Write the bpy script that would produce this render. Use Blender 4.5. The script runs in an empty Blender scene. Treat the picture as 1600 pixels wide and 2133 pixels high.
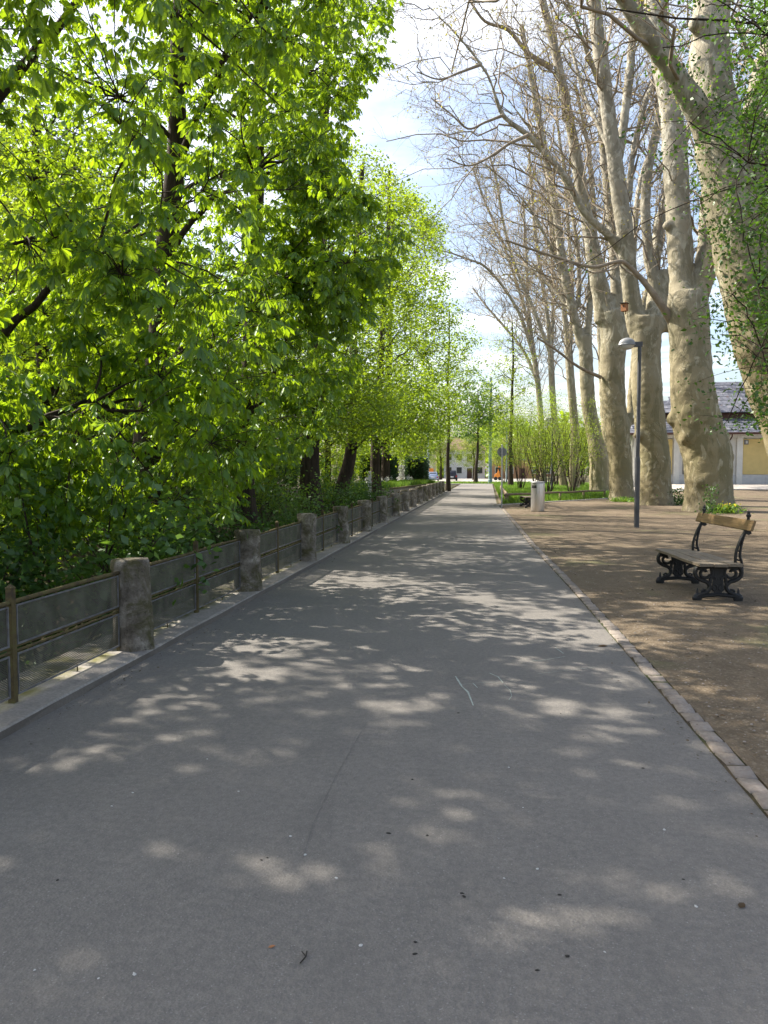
import bpy, bmesh, math, random
import numpy as np
from mathutils import Vector, Matrix

random.seed(7)
rng = np.random.default_rng(11)
scene = bpy.context.scene
COL = scene.collection
R = math.radians

# ------------------------------------------------------------------ camera
CAM = np.array([0.0, 0.0, 1.6])
YAW, PITCH = R(7.48), R(-3.06)
cam_data = bpy.data.cameras.new('camera')
cam_data.sensor_fit = 'HORIZONTAL'
cam_data.sensor_width = 36.0
cam_data.lens = 36.0
cam_data.clip_start = 0.05
cam_data.clip_end = 3000
cam = bpy.data.objects.new('camera', cam_data)
cam.location = CAM
cam.rotation_euler = (R(90) + PITCH, 0, YAW)
COL.objects.link(cam)
scene.camera = cam

# ------------------------------------------------------------------ sky and sun
SUN_EL = R(45)
SUN_AZ = R(19)          # sun stands to the left (-X), this far ahead of it
sdir = Vector((-math.cos(SUN_AZ) * math.cos(SUN_EL), math.sin(SUN_AZ) * math.cos(SUN_EL), math.sin(SUN_EL)))
world = bpy.data.worlds.new('World')
scene.world = world
world.use_nodes = True
wn = world.node_tree
wn.nodes.clear()
wo = wn.nodes.new('ShaderNodeOutputWorld')
wb = wn.nodes.new('ShaderNodeBackground')
sky = wn.nodes.new('ShaderNodeTexSky')
sky.sky_type = 'NISHITA'
sky.sun_disc = False
sky.sun_elevation = SUN_EL
sky.sun_rotation = math.atan2(sdir.x, sdir.y)
sky.air_density = 1.0
sky.dust_density = 3.5
sky.ozone_density = 0.7
tc = wn.nodes.new('ShaderNodeTexCoord')
sep = wn.nodes.new('ShaderNodeSeparateXYZ')
wn.links.new(tc.outputs['Generated'], sep.inputs[0])
zc = wn.nodes.new('ShaderNodeMath'); zc.operation = 'MAXIMUM'; zc.inputs[1].default_value = 0.06
wn.links.new(sep.outputs['Z'], zc.inputs[0])
zi = wn.nodes.new('ShaderNodeMath'); zi.operation = 'DIVIDE'; zi.inputs[0].default_value = 1.0
wn.links.new(zc.outputs[0], zi.inputs[1])
vs = wn.nodes.new('ShaderNodeVectorMath'); vs.operation = 'SCALE'
wn.links.new(tc.outputs['Generated'], vs.inputs[0]); wn.links.new(zi.outputs[0], vs.inputs['Scale'])
cn = wn.nodes.new('ShaderNodeTexNoise')
cn.inputs['Scale'].default_value = 0.9; cn.inputs['Detail'].default_value = 7; cn.inputs['Roughness'].default_value = 0.58
wn.links.new(vs.outputs[0], cn.inputs['Vector'])
cr = wn.nodes.new('ShaderNodeValToRGB')
cr.color_ramp.elements[0].position = 0.46; cr.color_ramp.elements[0].color = (0, 0, 0, 1)
cr.color_ramp.elements[1].position = 0.80; cr.color_ramp.elements[1].color = (0.62, 0.62, 0.62, 1)
wn.links.new(cn.outputs['Fac'], cr.inputs[0])
cm = wn.nodes.new('ShaderNodeMix'); cm.data_type = 'RGBA'
cm.inputs['B'].default_value = (8.8, 8.5, 8.0, 1)
wn.links.new(cr.outputs[0], cm.inputs['Factor'])
wn.links.new(sky.outputs[0], cm.inputs['A'])
wn.links.new(cm.outputs['Result'], wb.inputs[0])
wb.inputs[1].default_value = 0.125
wn.links.new(wb.outputs[0], wo.inputs[0])

sun_data = bpy.data.lights.new('sun', 'SUN')
sun_data.energy = 5.0
sun_data.angle = R(0.53)
sun_data.color = (1.0, 0.92, 0.80)
sun = bpy.data.objects.new('sun', sun_data)
sun.rotation_euler = sdir.to_track_quat('Z', 'Y').to_euler()
sun.location = sdir * 60
COL.objects.link(sun)

scene.view_settings.view_transform = 'Standard'
scene.view_settings.look = 'None'
scene.view_settings.gamma = 1
scene.view_settings.exposure = 1.34
scene.render.engine = 'CYCLES'
cy = scene.cycles
cy.use_denoising = True
cy.denoiser = 'OPENIMAGEDENOISE'
cy.denoising_input_passes = 'RGB_ALBEDO_NORMAL'
cy.denoising_prefilter = 'ACCURATE'
cy.max_bounces = 8; cy.diffuse_bounces = 4; cy.glossy_bounces = 3
cy.transmission_bounces = 6; cy.transparent_max_bounces = 12
cy.caustics_reflective = False; cy.caustics_refractive = False
cy.sample_clamp_indirect = 8

# ------------------------------------------------------------------ geometry of the view, used to read positions off the ground plane
_fw = np.array([-math.sin(YAW) * math.cos(PITCH), math.cos(YAW) * math.cos(PITCH), math.sin(PITCH)])
_rt = np.array([math.cos(YAW), math.sin(YAW), 0.0])
_up = np.cross(_rt, _fw)
def ray(u, v): return _fw + _rt * (u - 800) / 1600 + _up * (1066.5 - v) / 1600
def G(u, v, z=0.0):
    d = ray(u, v); return CAM + d * ((z - 1.6) / d[2])
def W(u, v, Y):
    d = ray(u, v); return CAM + d * (Y / d[1])
def project(P):
    q = np.asarray(P) - CAM
    k = q @ _fw
    ks = np.where(k > 0.05, k, 0.05)
    return 800 + 1600 * (q @ _rt) / ks, 1066.5 - 1600 * (q @ _up) / ks, k

# ------------------------------------------------------------------ objects
def tag(o, label=None, cat=None, group=None, kind=None):
    if label: o['label'] = label
    if cat: o['category'] = cat
    if group: o['group'] = group
    if kind: o['kind'] = kind
    return o

def empty(name, loc=(0, 0, 0), rz=0.0):
    o = bpy.data.objects.new(name, None)
    o.empty_display_size = 0.2
    o.location = loc; o.rotation_euler = (0, 0, rz)
    COL.objects.link(o)
    return o

def link(name, mesh, parent=None, loc=None):
    o = bpy.data.objects.new(name, mesh)
    if parent is not None: o.parent = parent
    if loc is not None: o.location = loc
    COL.objects.link(o)
    return o

def copy_tree(o, parent=None):
    c = o.copy(); COL.objects.link(c)
    if parent is not None: c.parent = parent
    for ch in o.children: copy_tree(ch, c)
    return c

def mesh_np(name, V, F, mat=None, smooth=False):
    """F: list of (n,k) index arrays"""
    me = bpy.data.meshes.new(name)
    V = np.asarray(V, dtype=np.float32)
    if not isinstance(F, list): F = [F]
    F = [np.asarray(f, dtype=np.int32) for f in F if len(f)]
    me.vertices.add(len(V)); me.vertices.foreach_set('co', V.ravel())
    li = np.concatenate([f.ravel() for f in F])
    me.loops.add(len(li)); me.loops.foreach_set('vertex_index', li)
    tot = np.concatenate([np.full(len(f), f.shape[1], dtype=np.int32) for f in F])
    st = np.concatenate([[0], np.cumsum(tot)[:-1]]).astype(np.int32)
    me.polygons.add(len(tot)); me.polygons.foreach_set('loop_start', st); me.polygons.foreach_set('loop_total', tot)
    if smooth: me.polygons.foreach_set('use_smooth', np.ones(len(tot), dtype=bool))
    me.update(calc_edges=True)
    if mat: me.materials.append(mat)
    return me

class MB:
    """collects boxes, bars, lathes and sheets into one mesh"""
    def __init__(s): s.V = []; s.F = []; s.n = 0
    def add(s, V, F):
        V = np.asarray(V, float); s.V.append(V)
        for f in F: s.F.append(tuple(int(i) + s.n for i in f))
        s.n += len(V); return s
    def box(s, a, b, M=None):
        (x0, y0, z0), (x1, y1, z1) = a, b
        V = np.array([(x0,y0,z0),(x1,y0,z0),(x1,y1,z0),(x0,y1,z0),(x0,y0,z1),(x1,y0,z1),(x1,y1,z1),(x0,y1,z1)], float)
        if M is not None: V = np.array([tuple(M @ Vector(v)) for v in V])
        return s.add(V, [(0,3,2,1),(4,5,6,7),(0,1,5,4),(1,2,6,5),(2,3,7,6),(3,0,4,7)])
    def lathe(s, prof, n=20, c=(0, 0, 0), sx=1.0, sy=1.0):
        V = []; F = []
        for (r, z) in prof:
            for k in range(n):
                a = 2 * math.pi * k / n
                V.append((c[0] + r * sx * math.cos(a), c[1] + r * sy * math.sin(a), c[2] + z))
        m = len(prof)
        for i in range(m - 1):
            for k in range(n):
                F.append((i*n+k, i*n+(k+1) % n, (i+1)*n+(k+1) % n, (i+1)*n+k))
        F.append(tuple(range(n - 1, -1, -1))); F.append(tuple((m-1)*n + k for k in range(n)))
        return s.add(V, F)
    def tube(s, pts, rad, n=8, flat=1.0, ref=None):
        """tube along pts; flat scales the second axis (a flat bar)"""
        P = np.asarray(pts, float); m = len(P)
        rad = np.broadcast_to(np.asarray(rad, float), (m,))
        T = np.gradient(P, axis=0); T /= np.linalg.norm(T, axis=1)[:, None] + 1e-9
        if ref is None:
            d = np.abs(P[-1] - P[0]); ref = np.eye(3)[int(np.argmin(d))]
        A = np.cross(T, np.asarray(ref, float)); A /= np.linalg.norm(A, axis=1)[:, None] + 1e-9
        B = np.cross(T, A)
        V = []; F = []
        for i in range(m):
            for k in range(n):
                a = 2 * math.pi * (k + .5) / n
                V.append(P[i] + rad[i] * (math.cos(a) * A[i] + flat * math.sin(a) * B[i]))
        for i in range(m - 1):
            for k in range(n):
                F.append((i*n+k, i*n+(k+1) % n, (i+1)*n+(k+1) % n, (i+1)*n+k))
        F.append(tuple(range(n))); F.append(tuple((m-1)*n + k for k in range(n - 1, -1, -1)))
        return s.add(V, F)
    def prism(s, poly, axis, d0, d1):
        """extrude a 2-D polygon along axis 'x','y' or 'z'"""
        n = len(poly)
        def p3(a, b, d): return {'x': (d, a, b), 'y': (a, d, b), 'z': (a, b, d)}[axis]
        V = [p3(a, b, d0) for a, b in poly] + [p3(a, b, d1) for a, b in poly]
        F = [tuple(range(n)), tuple(range(2*n-1, n-1, -1))] + [(i, i+n, (i+1) % n + n, (i+1) % n) for i in range(n)]
        return s.add(V, F)
    def mesh(s, name, mat=None, smooth=False, bevel=0.0, fix=True):
        me = bpy.data.meshes.new(name)
        me.from_pydata([tuple(v) for v in np.concatenate(s.V)], [], s.F)
        if fix or bevel:
            bm = bmesh.new(); bm.from_mesh(me)
            bmesh.ops.recalc_face_normals(bm, faces=bm.faces)
            if bevel:
                bmesh.ops.bevel(bm, geom=list(bm.edges), offset=bevel, segments=2, affect='EDGES', profile=0.6)
            bm.to_mesh(me); bm.free()
        if smooth:
            for p in me.polygons: p.use_smooth = True
        if mat: me.materials.append(mat)
        return me
    def build(s, name, mat=None, parent=None, loc=None, smooth=False, bevel=0.0):
        return link(name, s.mesh(name, mat, smooth, bevel), parent, loc)

# ------------------------------------------------------------------ materials
class NT:
    def __init__(s, name):
        s.m = bpy.data.materials.new(name); s.m.use_nodes = True
        s.t = s.m.node_tree; s.b = s.t.nodes['Principled BSDF']; s.out = s.t.nodes['Material Output']
        s.tc = None
    def n(s, typ, **kw):
        x = s.t.nodes.new(typ)
        for k, v in kw.items(): setattr(x, k, v)
        return x
    def l(s, a, b): s.t.links.new(a, b)
    def coord(s, kind='Object', scale=(1, 1, 1)):
        if s.tc is None: s.tc = s.n('ShaderNodeTexCoord')
        o = s.tc.outputs[kind]
        if kind == 'World':
            pass
        if tuple(scale) != (1, 1, 1):
            mp = s.n('ShaderNodeMapping'); mp.inputs['Scale'].default_value = scale
            s.l(o, mp.inputs[0]); o = mp.outputs[0]
        return o
    def noise(s, scale, detail=4, rough=0.55, vec=None, dist=0.0):
        x = s.n('ShaderNodeTexNoise')
        x.inputs['Scale'].default_value = scale; x.inputs['Detail'].default_value = detail
        x.inputs['Roughness'].default_value = rough; x.inputs['Distortion'].default_value = dist
        s.l(vec if vec is not None else s.coord(), x.inputs['Vector'])
        return x.outputs['Fac']
    def voro(s, scale, vec=None, feature='F1', out='Distance'):
        x = s.n('ShaderNodeTexVoronoi', feature=feature)
        x.inputs['Scale'].default_value = scale
        s.l(vec if vec is not None else s.coord(), x.inputs['Vector'])
        return x.outputs[out]
    def ramp(s, fac, stops):
        x = s.n('ShaderNodeValToRGB'); e = x.color_ramp.elements
        while len(e) < len(stops): e.new(0.5)
        for i, (p, c) in enumerate(stops):
            e[i].position = p
            e[i].color = (c, c, c, 1) if isinstance(c, (int, float)) else (*c, 1)
        s.l(fac, x.inputs[0]); return x.outputs[0]
    def mix(s, fac, a, b, mode='MIX'):
        x = s.n('ShaderNodeMix', data_type='RGBA', blend_type=mode)
        for sock, val in ((x.inputs['Factor'], fac), (x.inputs['A'], a), (x.inputs['B'], b)):
            if isinstance(val, (int, float)): sock.default_value = val
            elif isinstance(val, tuple): sock.default_value = (*val, 1)
            else: s.l(val, sock)
        return x.outputs['Result']
    def math(s, op, a, b=0.0):
        x = s.n('ShaderNodeMath', operation=op)
        for i, v in enumerate((a, b)):
            if isinstance(v, (int, float)): x.inputs[i].default_value = v
            else: s.l(v, x.inputs[i])
        return x.outputs[0]
    def bump(s, h, strength=0.3, dist=0.02, prev=None):
        x = s.n('ShaderNodeBump'); x.inputs['Strength'].default_value = strength; x.inputs['Distance'].default_value = dist
        s.l(h, x.inputs['Height'])
        if prev is not None: s.l(prev, x.inputs['Normal'])
        return x.outputs[0]
    def done(s, col=None, rough=0.8, normal=None, metal=0.0, spec=0.4):
        b = s.b
        if col is not None:
            if isinstance(col, tuple): b.inputs['Base Color'].default_value = (*col, 1)
            else: s.l(col, b.inputs['Base Color'])
        if isinstance(rough, (int, float)): b.inputs['Roughness'].default_value = rough
        else: s.l(rough, b.inputs['Roughness'])
        b.inputs['Metallic'].default_value = metal
        b.inputs['Specular IOR Level'].default_value = spec
        if normal is not None: s.l(normal, b.inputs['Normal'])
        return s.m

def simple(name, c, rough=0.6, metal=0.0, vary=0.15, scale=8.0, bump=0.1, spec=0.4):
    t = NT(name)
    f = t.noise(scale, 5)
    d = tuple(x * (1 - vary) for x in c); e = tuple(min(1, x * (1 + vary)) for x in c)
    col = t.ramp(f, [(0.3, d), (0.7, e)])
    nb = t.bump(t.noise(scale * 6, 3), bump, 0.01) if bump else None
    return t.done(col, rough, nb, metal, spec)

def leaf_mat(name, dark, light, trans, tmix=0.5, gloss=0.06, grough=0.42):
    t = NT(name)
    g = t.n('ShaderNodeNewGeometry'); oi = t.n('ShaderNodeObjectInfo')
    r = t.math('FRACT', t.math('ADD', g.outputs['Random Per Island'], oi.outputs['Random']))
    col = t.mix(r, dark, light)
    tcol = t.mix(r, tuple(x * 0.62 for x in trans), trans)
    d = t.n('ShaderNodeBsdfDiffuse'); t.l(col, d.inputs[0])
    tr = t.n('ShaderNodeBsdfTranslucent'); t.l(tcol, tr.inputs[0])
    m1 = t.n('ShaderNodeMixShader'); m1.inputs[0].default_value = tmix
    t.l(d.outputs[0], m1.inputs[1]); t.l(tr.outputs[0], m1.inputs[2])
    gl = t.n('ShaderNodeBsdfGlossy'); gl.inputs['Roughness'].default_value = grough
    gl.inputs[0].default_value = (0.9, 1.0, 0.9, 1)
    m2 = t.n('ShaderNodeMixShader'); m2.inputs[0].default_value = gloss
    t.l(m1.outputs[0], m2.inputs[1]); t.l(gl.outputs[0], m2.inputs[2])
    t.l(m2.outputs[0], t.out.inputs[0])
    return t.m

M = {}
def make_materials():
    # asphalt: grey binder, pale and dark aggregate, broad worn blotches
    t = NT('asphalt')
    big = t.noise(0.35, 5, 0.6); mid = t.noise(3.0, 5, 0.6); fine = t.noise(190, 2, 0.7)
    agg = t.voro(210, out='Color'); agg2 = t.voro(75)
    base = t.ramp(big, [(0.3, (0.170, 0.156, 0.139)), (0.7, (0.223, 0.203, 0.180))])
    base = t.mix(0.5, base, t.ramp(mid, [(0.3, (0.164, 0.154, 0.142)), (0.7, (0.228, 0.212, 0.192))]))
    base = t.mix(t.ramp(t.noise(28, 5, 0.7), [(0.38, 0.5), (0.62, 0.0)]), base, (0.105, 0.101, 0.095))
    base = t.mix(t.ramp(t.noise(0.9, 6, 0.7, dist=1.2), [(0.60, 0.0), (0.68, 0.35)]), base, (0.115, 0.110, 0.103))
    base = t.mix(t.ramp(fine, [(0.35, 0.45), (0.65, 0.0)]), base, (0.075, 0.073, 0.070))
    base = t.mix(t.ramp(agg, [(0.84, 0.0), (0.98, 0.7)]), base, (0.30, 0.29, 0.275))
    nb = t.bump(t.math('ADD', t.math('MULTIPLY', fine, 0.6), agg2), 0.55, 0.006)
    nb = t.bump(t.noise(6, 4), 0.12, 0.03, nb)
    M['asphalt'] = t.done(base, 0.88, nb, spec=0.3)
    # trodden earth with fine gravel
    t = NT('earth_gravel')
    big = t.noise(0.5, 6, 0.6); mid = t.noise(5, 5, 0.6); st = t.voro(55, out='Color'); sd = t.voro(55); fine = t.noise(120, 3)
    c = t.ramp(big, [(0.3, (0.098, 0.074, 0.048)), (0.7, (0.168, 0.130, 0.088))])
    c = t.mix(0.5, c, t.ramp(mid, [(0.3, (0.078, 0.059, 0.038)), (0.7, (0.178, 0.138, 0.094))]))
    c = t.mix(t.ramp(st, [(0.62, 0.0), (0.95, 0.55)]), c, (0.27, 0.23, 0.175))
    c = t.mix(t.ramp(fine, [(0.35, 0.4), (0.6, 0.0)]), c, (0.10, 0.075, 0.05))
    moss = t.ramp(t.noise(0.42, 5, 0.65, dist=0.6), [(0.56, 0.0), (0.70, 0.55)])
    c = t.mix(moss, c, (0.13, 0.15, 0.055))
    nb = t.bump(sd, 0.6, 0.012); nb = t.bump(mid, 0.35, 0.04, nb)
    M['earth'] = t.done(c, 0.95, nb, spec=0.2)
    t = NT('woodland_soil')
    c = t.ramp(t.noise(2.2, 6), [(0.3, (0.035, 0.028, 0.018)), (0.7, (0.10, 0.075, 0.045))])
    c = t.mix(t.ramp(t.noise(0.7, 4), [(0.45, 0.0), (0.6, 0.7)]), c, (0.045, 0.07, 0.02))
    M['soil'] = t.done(c, 0.95, t.bump(t.noise(14, 5), 0.6, 0.05), spec=0.2)
    t = NT('concrete_sill')
    c = t.ramp(t.noise(2.5, 6, 0.65), [(0.3, (0.20, 0.185, 0.165)), (0.7, (0.34, 0.315, 0.28))])
    c = t.mix(t.ramp(t.noise(40, 3), [(0.4, 0.35), (0.62, 0.0)]), c, (0.13, 0.115, 0.10))
    sx = t.n('ShaderNodeSeparateXYZ'); t.l(t.coord(), sx.inputs[0])
    inner = t.n('ShaderNodeMapRange'); t.l(sx.outputs['X'], inner.inputs[0])
    inner.inputs[1].default_value = -3.02; inner.inputs[2].default_value = -3.16
    mm = t.math('MULTIPLY', inner.outputs[0], t.ramp(t.noise(4, 5), [(0.45, 0.0), (0.62, 0.9)]))
    c = t.mix(mm, c, (0.13, 0.125, 0.032))
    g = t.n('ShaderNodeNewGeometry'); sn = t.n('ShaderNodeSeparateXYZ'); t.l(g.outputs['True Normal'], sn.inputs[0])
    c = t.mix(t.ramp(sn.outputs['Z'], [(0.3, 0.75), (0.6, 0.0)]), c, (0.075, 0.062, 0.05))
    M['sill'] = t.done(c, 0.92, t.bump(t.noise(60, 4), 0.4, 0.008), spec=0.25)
    t = NT('mossy_stone')
    ob = t.coord(scale=(1, 1, 1))
    oi = t.n('ShaderNodeObjectInfo')
    va = t.n('ShaderNodeVectorMath', operation='ADD'); t.l(ob, va.inputs[0]); t.l(oi.outputs['Location'], va.inputs[1])
    ob = va.outputs[0]
    c = t.ramp(t.noise(6, 7, 0.68, ob), [(0.3, (0.105, 0.088, 0.066)), (0.5, (0.235, 0.205, 0.165)), (0.66, (0.44, 0.40, 0.335))])
    c = t.mix(t.ramp(t.noise(3.2, 6, 0.7, ob, 0.8), [(0.47, 0.0), (0.60, 0.8)]), c, (0.085, 0.080, 0.026))
    c = t.mix(t.ramp(t.noise(22, 5, 0.7, ob), [(0.55, 0.0), (0.7, 0.7)]), c, (0.04, 0.035, 0.025))
    vz = t.n('ShaderNodeSeparateXYZ'); t.l(ob, vz.inputs[0])
    M['pillar'] = t.done(c, 0.95, t.bump(t.noise(16, 8, 0.72, ob), 1.0, 0.06), spec=0.2)
    t = NT('mossy_rail')
    c = t.ramp(t.noise(9, 6, 0.7), [(0.35, (0.055, 0.042, 0.028)), (0.5, (0.10, 0.078, 0.035)), (0.65, (0.105, 0.098, 0.034))])
    M['rail'] = t.done(c, 0.9, t.bump(t.noise(50, 4), 0.6, 0.01), spec=0.2)
    t = NT('painted_frame')
    c = t.ramp(t.noise(12, 5), [(0.35, (0.10, 0.10, 0.10)), (0.6, (0.17, 0.17, 0.175))])
    c = t.mix(t.ramp(t.noise(5, 5, 0.7), [(0.55, 0.0), (0.68, 0.8)]), c, (0.11, 0.085, 0.05))
    M['frame'] = t.done(c, 0.6, t.bump(t.noise(70, 3), 0.2, 0.004), metal=0.2)
    # expanded metal: holes are really transparent
    t = NT('expanded_metal')
    oc = t.coord('Object')
    sx = t.n('ShaderNodeSeparateXYZ'); t.l(oc, sx.inputs[0])
    def tri(val, per):
        p = t.n('ShaderNodeMath', operation='PINGPONG'); t.l(val, p.inputs[0]); p.inputs[1].default_value = per
        return t.math('DIVIDE', p.outputs[0], per)
    a = t.math('ADD', t.math('MULTIPLY', sx.outputs['Y'], 0.6), sx.outputs['Z'])
    b = t.math('SUBTRACT', t.math('MULTIPLY', sx.outputs['Y'], 0.6), sx.outputs['Z'])
    h = t.math('MINIMUM', tri(a, 0.008), tri(b, 0.008))
    solid = t.math('LESS_THAN', h, 0.52)
    c = t.ramp(t.noise(5, 5), [(0.35, (0.056, 0.054, 0.038)), (0.65, (0.112, 0.107, 0.080))])
    t.done(c, 0.7, None, 0.0)
    tp = t.n('ShaderNodeBsdfTransparent'); mx = t.n('ShaderNodeMixShader')
    t.l(solid, mx.inputs[0]); t.l(tp.outputs[0], mx.inputs[1]); t.l(t.b.outputs[0], mx.inputs[2])
    t.l(mx.outputs[0], t.out.inputs[0]); M['mesh'] = t.m
    # setts
    t = NT('sandstone_sett')
    oi = t.n('ShaderNodeObjectInfo')
    c = t.mix(oi.outputs['Random'], (0.20, 0.175, 0.150), (0.275, 0.240, 0.208))
    c = t.mix(t.ramp(t.noise(30, 5), [(0.35, 0.5), (0.6, 0.0)]), c, (0.16, 0.125, 0.10))
    M['sett'] = t.done(c, 0.9, t.bump(t.noise(40, 5), 0.7, 0.012), spec=0.25)
    # plane bark
    t = NT('plane_bark')
    pc = t.n('ShaderNodeNewGeometry').outputs['Position']
    mp = t.n('ShaderNodeMapping'); mp.inputs['Scale'].default_value = (1.0, 1.0, 0.5); t.l(pc, mp.inputs[0]); st = mp.outputs[0]
    sz = t.n('ShaderNodeSeparateXYZ'); t.l(pc, sz.inputs[0])
    hf = t.n('ShaderNodeMapRange'); t.l(sz.outputs['Z'], hf.inputs[0]); hf.inputs[1].default_value = 4; hf.inputs[2].default_value = 15
    # three layers of scaling bark: old olive-grey, tan, fresh cream
    f1 = t.noise(1.4, 7, 0.60, st, 1.2); f2 = t.noise(2.1, 7, 0.60, st, 1.5); f3 = t.noise(9, 6, 0.68, st, 0.6)
    low = t.mix(t.ramp(f1, [(0.46, 0.0), (0.52, 1.0)]), (0.180, 0.160, 0.088), (0.240, 0.206, 0.120))
    low = t.mix(t.ramp(f2, [(0.57, 0.0), (0.62, 1.0)]), low, (0.33, 0.30, 0.20))
    high = t.mix(t.ramp(f1, [(0.44, 0.0), (0.50, 1.0)]), (0.225, 0.207, 0.158), (0.30, 0.277, 0.22))
    high = t.mix(t.ramp(f2, [(0.52, 0.0), (0.57, 1.0)]), high, (0.42, 0.40, 0.33))
    c = t.mix(hf.outputs[0], low, high)
    c = t.mix(t.ramp(f3, [(0.60, 0.0), (0.72, 0.6)]), c, (0.085, 0.072, 0.042))
    lw = t.n('ShaderNodeMapRange'); t.l(sz.outputs['Z'], lw.inputs[0]); lw.inputs[1].default_value = 1.6; lw.inputs[2].default_value = 0.0
    c = t.mix(t.math('MULTIPLY', lw.outputs[0], t.ramp(t.noise(3, 5, 0.6, pc), [(0.35, 0.0), (0.65, 0.8)])), c, (0.13, 0.112, 0.085))
    mv = t.n('ShaderNodeMapping'); mv.inputs['Scale'].default_value = (14, 14, 2.0); t.l(pc, mv.inputs[0])
    hb = t.math('ADD', t.ramp(f1, [(0.44, 0.0), (0.52, 1.0)]), t.ramp(f2, [(0.55, 1.0), (0.62, 0.0)]))
    nb = t.bump(hb, 0.45, 0.03); nb = t.bump(t.noise(1.5, 5, 0.6, mv.outputs[0]), 0.45, 0.03, nb); nb = t.bump(t.noise(30, 5, 0.65, pc), 0.4, 0.014, nb)
    M['plane'] = t.done(c, 0.85, nb, spec=0.25)
    t = NT('twig_bark')
    M['twig'] = t.done(t.ramp(t.noise(3, 3), [(0.3, (0.19, 0.155, 0.115)), (0.7, (0.33, 0.28, 0.215))]), 0.85, None, spec=0.2)
    t = NT('dark_bark')
    pc = t.n('ShaderNodeNewGeometry').outputs['Position']
    mv = t.n('ShaderNodeMapping'); mv.inputs['Scale'].default_value = (9, 9, 1.5); t.l(pc, mv.inputs[0])
    f = t.noise(1.5, 6, 0.65, mv.outputs[0])
    c = t.ramp(f, [(0.3, (0.016, 0.012, 0.009)), (0.7, (0.070, 0.052, 0.038))])
    M['bark'] = t.done(c, 0.92, t.bump(f, 0.8, 0.04), spec=0.2)
    # leaves
    M['chestnut'] = leaf_mat('chestnut_leaf', (0.036, 0.105, 0.008), (0.105, 0.220, 0.022), (0.42, 0.62, 0.016), 0.54, 0.045, 0.42)
    M['maple'] = leaf_mat('maple_leaf', (0.060, 0.130, 0.012), (0.120, 0.215, 0.024), (0.40, 0.56, 0.020), 0.52, 0.03)
    M['fresh'] = leaf_mat('fresh_leaf', (0.085, 0.135, 0.020), (0.17, 0.230, 0.035), (0.40, 0.52, 0.035), 0.52, 0.03)
    M['midgreen'] = leaf_mat('mid_green_leaf', (0.040, 0.095, 0.018), (0.085, 0.165, 0.035), (0.20, 0.36, 0.03), 0.42, 0.04)
    M['ivy'] = leaf_mat('ivy_leaf', (0.018, 0.050, 0.010), (0.050, 0.105, 0.022), (0.12, 0.26, 0.02), 0.3, 0.03, 0.5)
    M['hedge'] = leaf_mat('hedge_leaf', (0.012, 0.040, 0.010), (0.030, 0.075, 0.018), (0.05, 0.12, 0.015), 0.2, 0.04)
    M['bud'] = leaf_mat('plane_bud', (0.15, 0.14, 0.03), (0.28, 0.23, 0.05), (0.45, 0.42, 0.06), 0.4, 0.02)
    M['sprig'] = leaf_mat('sprig_leaf', (0.028, 0.070, 0.014), (0.060, 0.125, 0.026), (0.13, 0.26, 0.02), 0.38, 0.03)
    M['grass'] = leaf_mat('grass_blade', (0.05, 0.13, 0.015), (0.13, 0.22, 0.03), (0.26, 0.42, 0.03), 0.4, 0.03)
    M['white_petal'] = leaf_mat('white_petal', (0.62, 0.62, 0.60), (0.78, 0.78, 0.76), (0.6, 0.6, 0.58), 0.3, 0.02)
    M['yellow_petal'] = leaf_mat('yellow_petal', (0.60, 0.46, 0.04), (0.75, 0.62, 0.08), (0.6, 0.5, 0.05), 0.3, 0.02)
    M['dry_leaf'] = leaf_mat('dry_leaf', (0.035, 0.024, 0.015), (0.10, 0.06, 0.03), (0.06, 0.03, 0.01), 0.15, 0.03)
    # made things
    M['iron'] = simple('cast_iron', (0.022, 0.022, 0.022), 0.5, 0.3, 0.25, 20, 0.3)
    t = NT('weathered_wood')
    mp = t.coord('Object', (30, 1.6, 30)); f = t.noise(2.0, 6, 0.65, mp)
    M['wood'] = t.done(t.ramp(f, [(0.3, (0.095, 0.075, 0.052)), (0.7, (0.215, 0.175, 0.125))]), 0.75, t.bump(f, 0.5, 0.008))
    mp = None
    t = NT('varnished_wood')
    f = t.noise(2.0, 6, 0.65, t.coord('Object', (30, 1.6, 30)))
    M['varnish'] = t.done(t.ramp(f, [(0.3, (0.13, 0.080, 0.032)), (0.7, (0.26, 0.17, 0.078))]), 0.55, t.bump(f, 0.4, 0.006))
    M['lamp_paint'] = simple('lamp_paint', (0.085, 0.088, 0.098), 0.55, 0.2, 0.2, 3, 0.05)
    M['lamp_glass'] = simple('lamp_diffuser', (0.55, 0.55, 0.53), 0.4, 0, 0.05, 6, 0)
    M['lamp_dome'] = simple('lamp_dome', (0.24, 0.25, 0.26), 0.45, 0.2, 0.12, 6, 0.05)
    t = NT('brushed_steel')
    f = t.noise(3, 5, 0.6, t.coord('Object', (40, 40, 0.6)))
    M['steel'] = t.done(t.ramp(f, [(0.3, (0.55, 0.54, 0.53)), (0.7, (0.72, 0.71, 0.70))]), t.ramp(f, [(0.3, 0.28), (0.7, 0.42)]), t.bump(f, 0.1, 0.003), metal=0.9)
    M['sign_back'] = simple('sign_back', (0.20, 0.21, 0.21), 0.6, 0.1, 0.1, 6, 0.05)
    M['dark'] = simple('dark_rubber', (0.02, 0.02, 0.02), 0.8, 0, 0.2, 9, 0.1)
    M['galv'] = simple('galvanised', (0.36, 0.37, 0.38), 0.5, 0.6, 0.15, 7, 0.05)
    M['teal_mast'] = simple('mast_paint', (0.17, 0.25, 0.26), 0.55, 0.1, 0.12, 2, 0.05)
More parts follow.
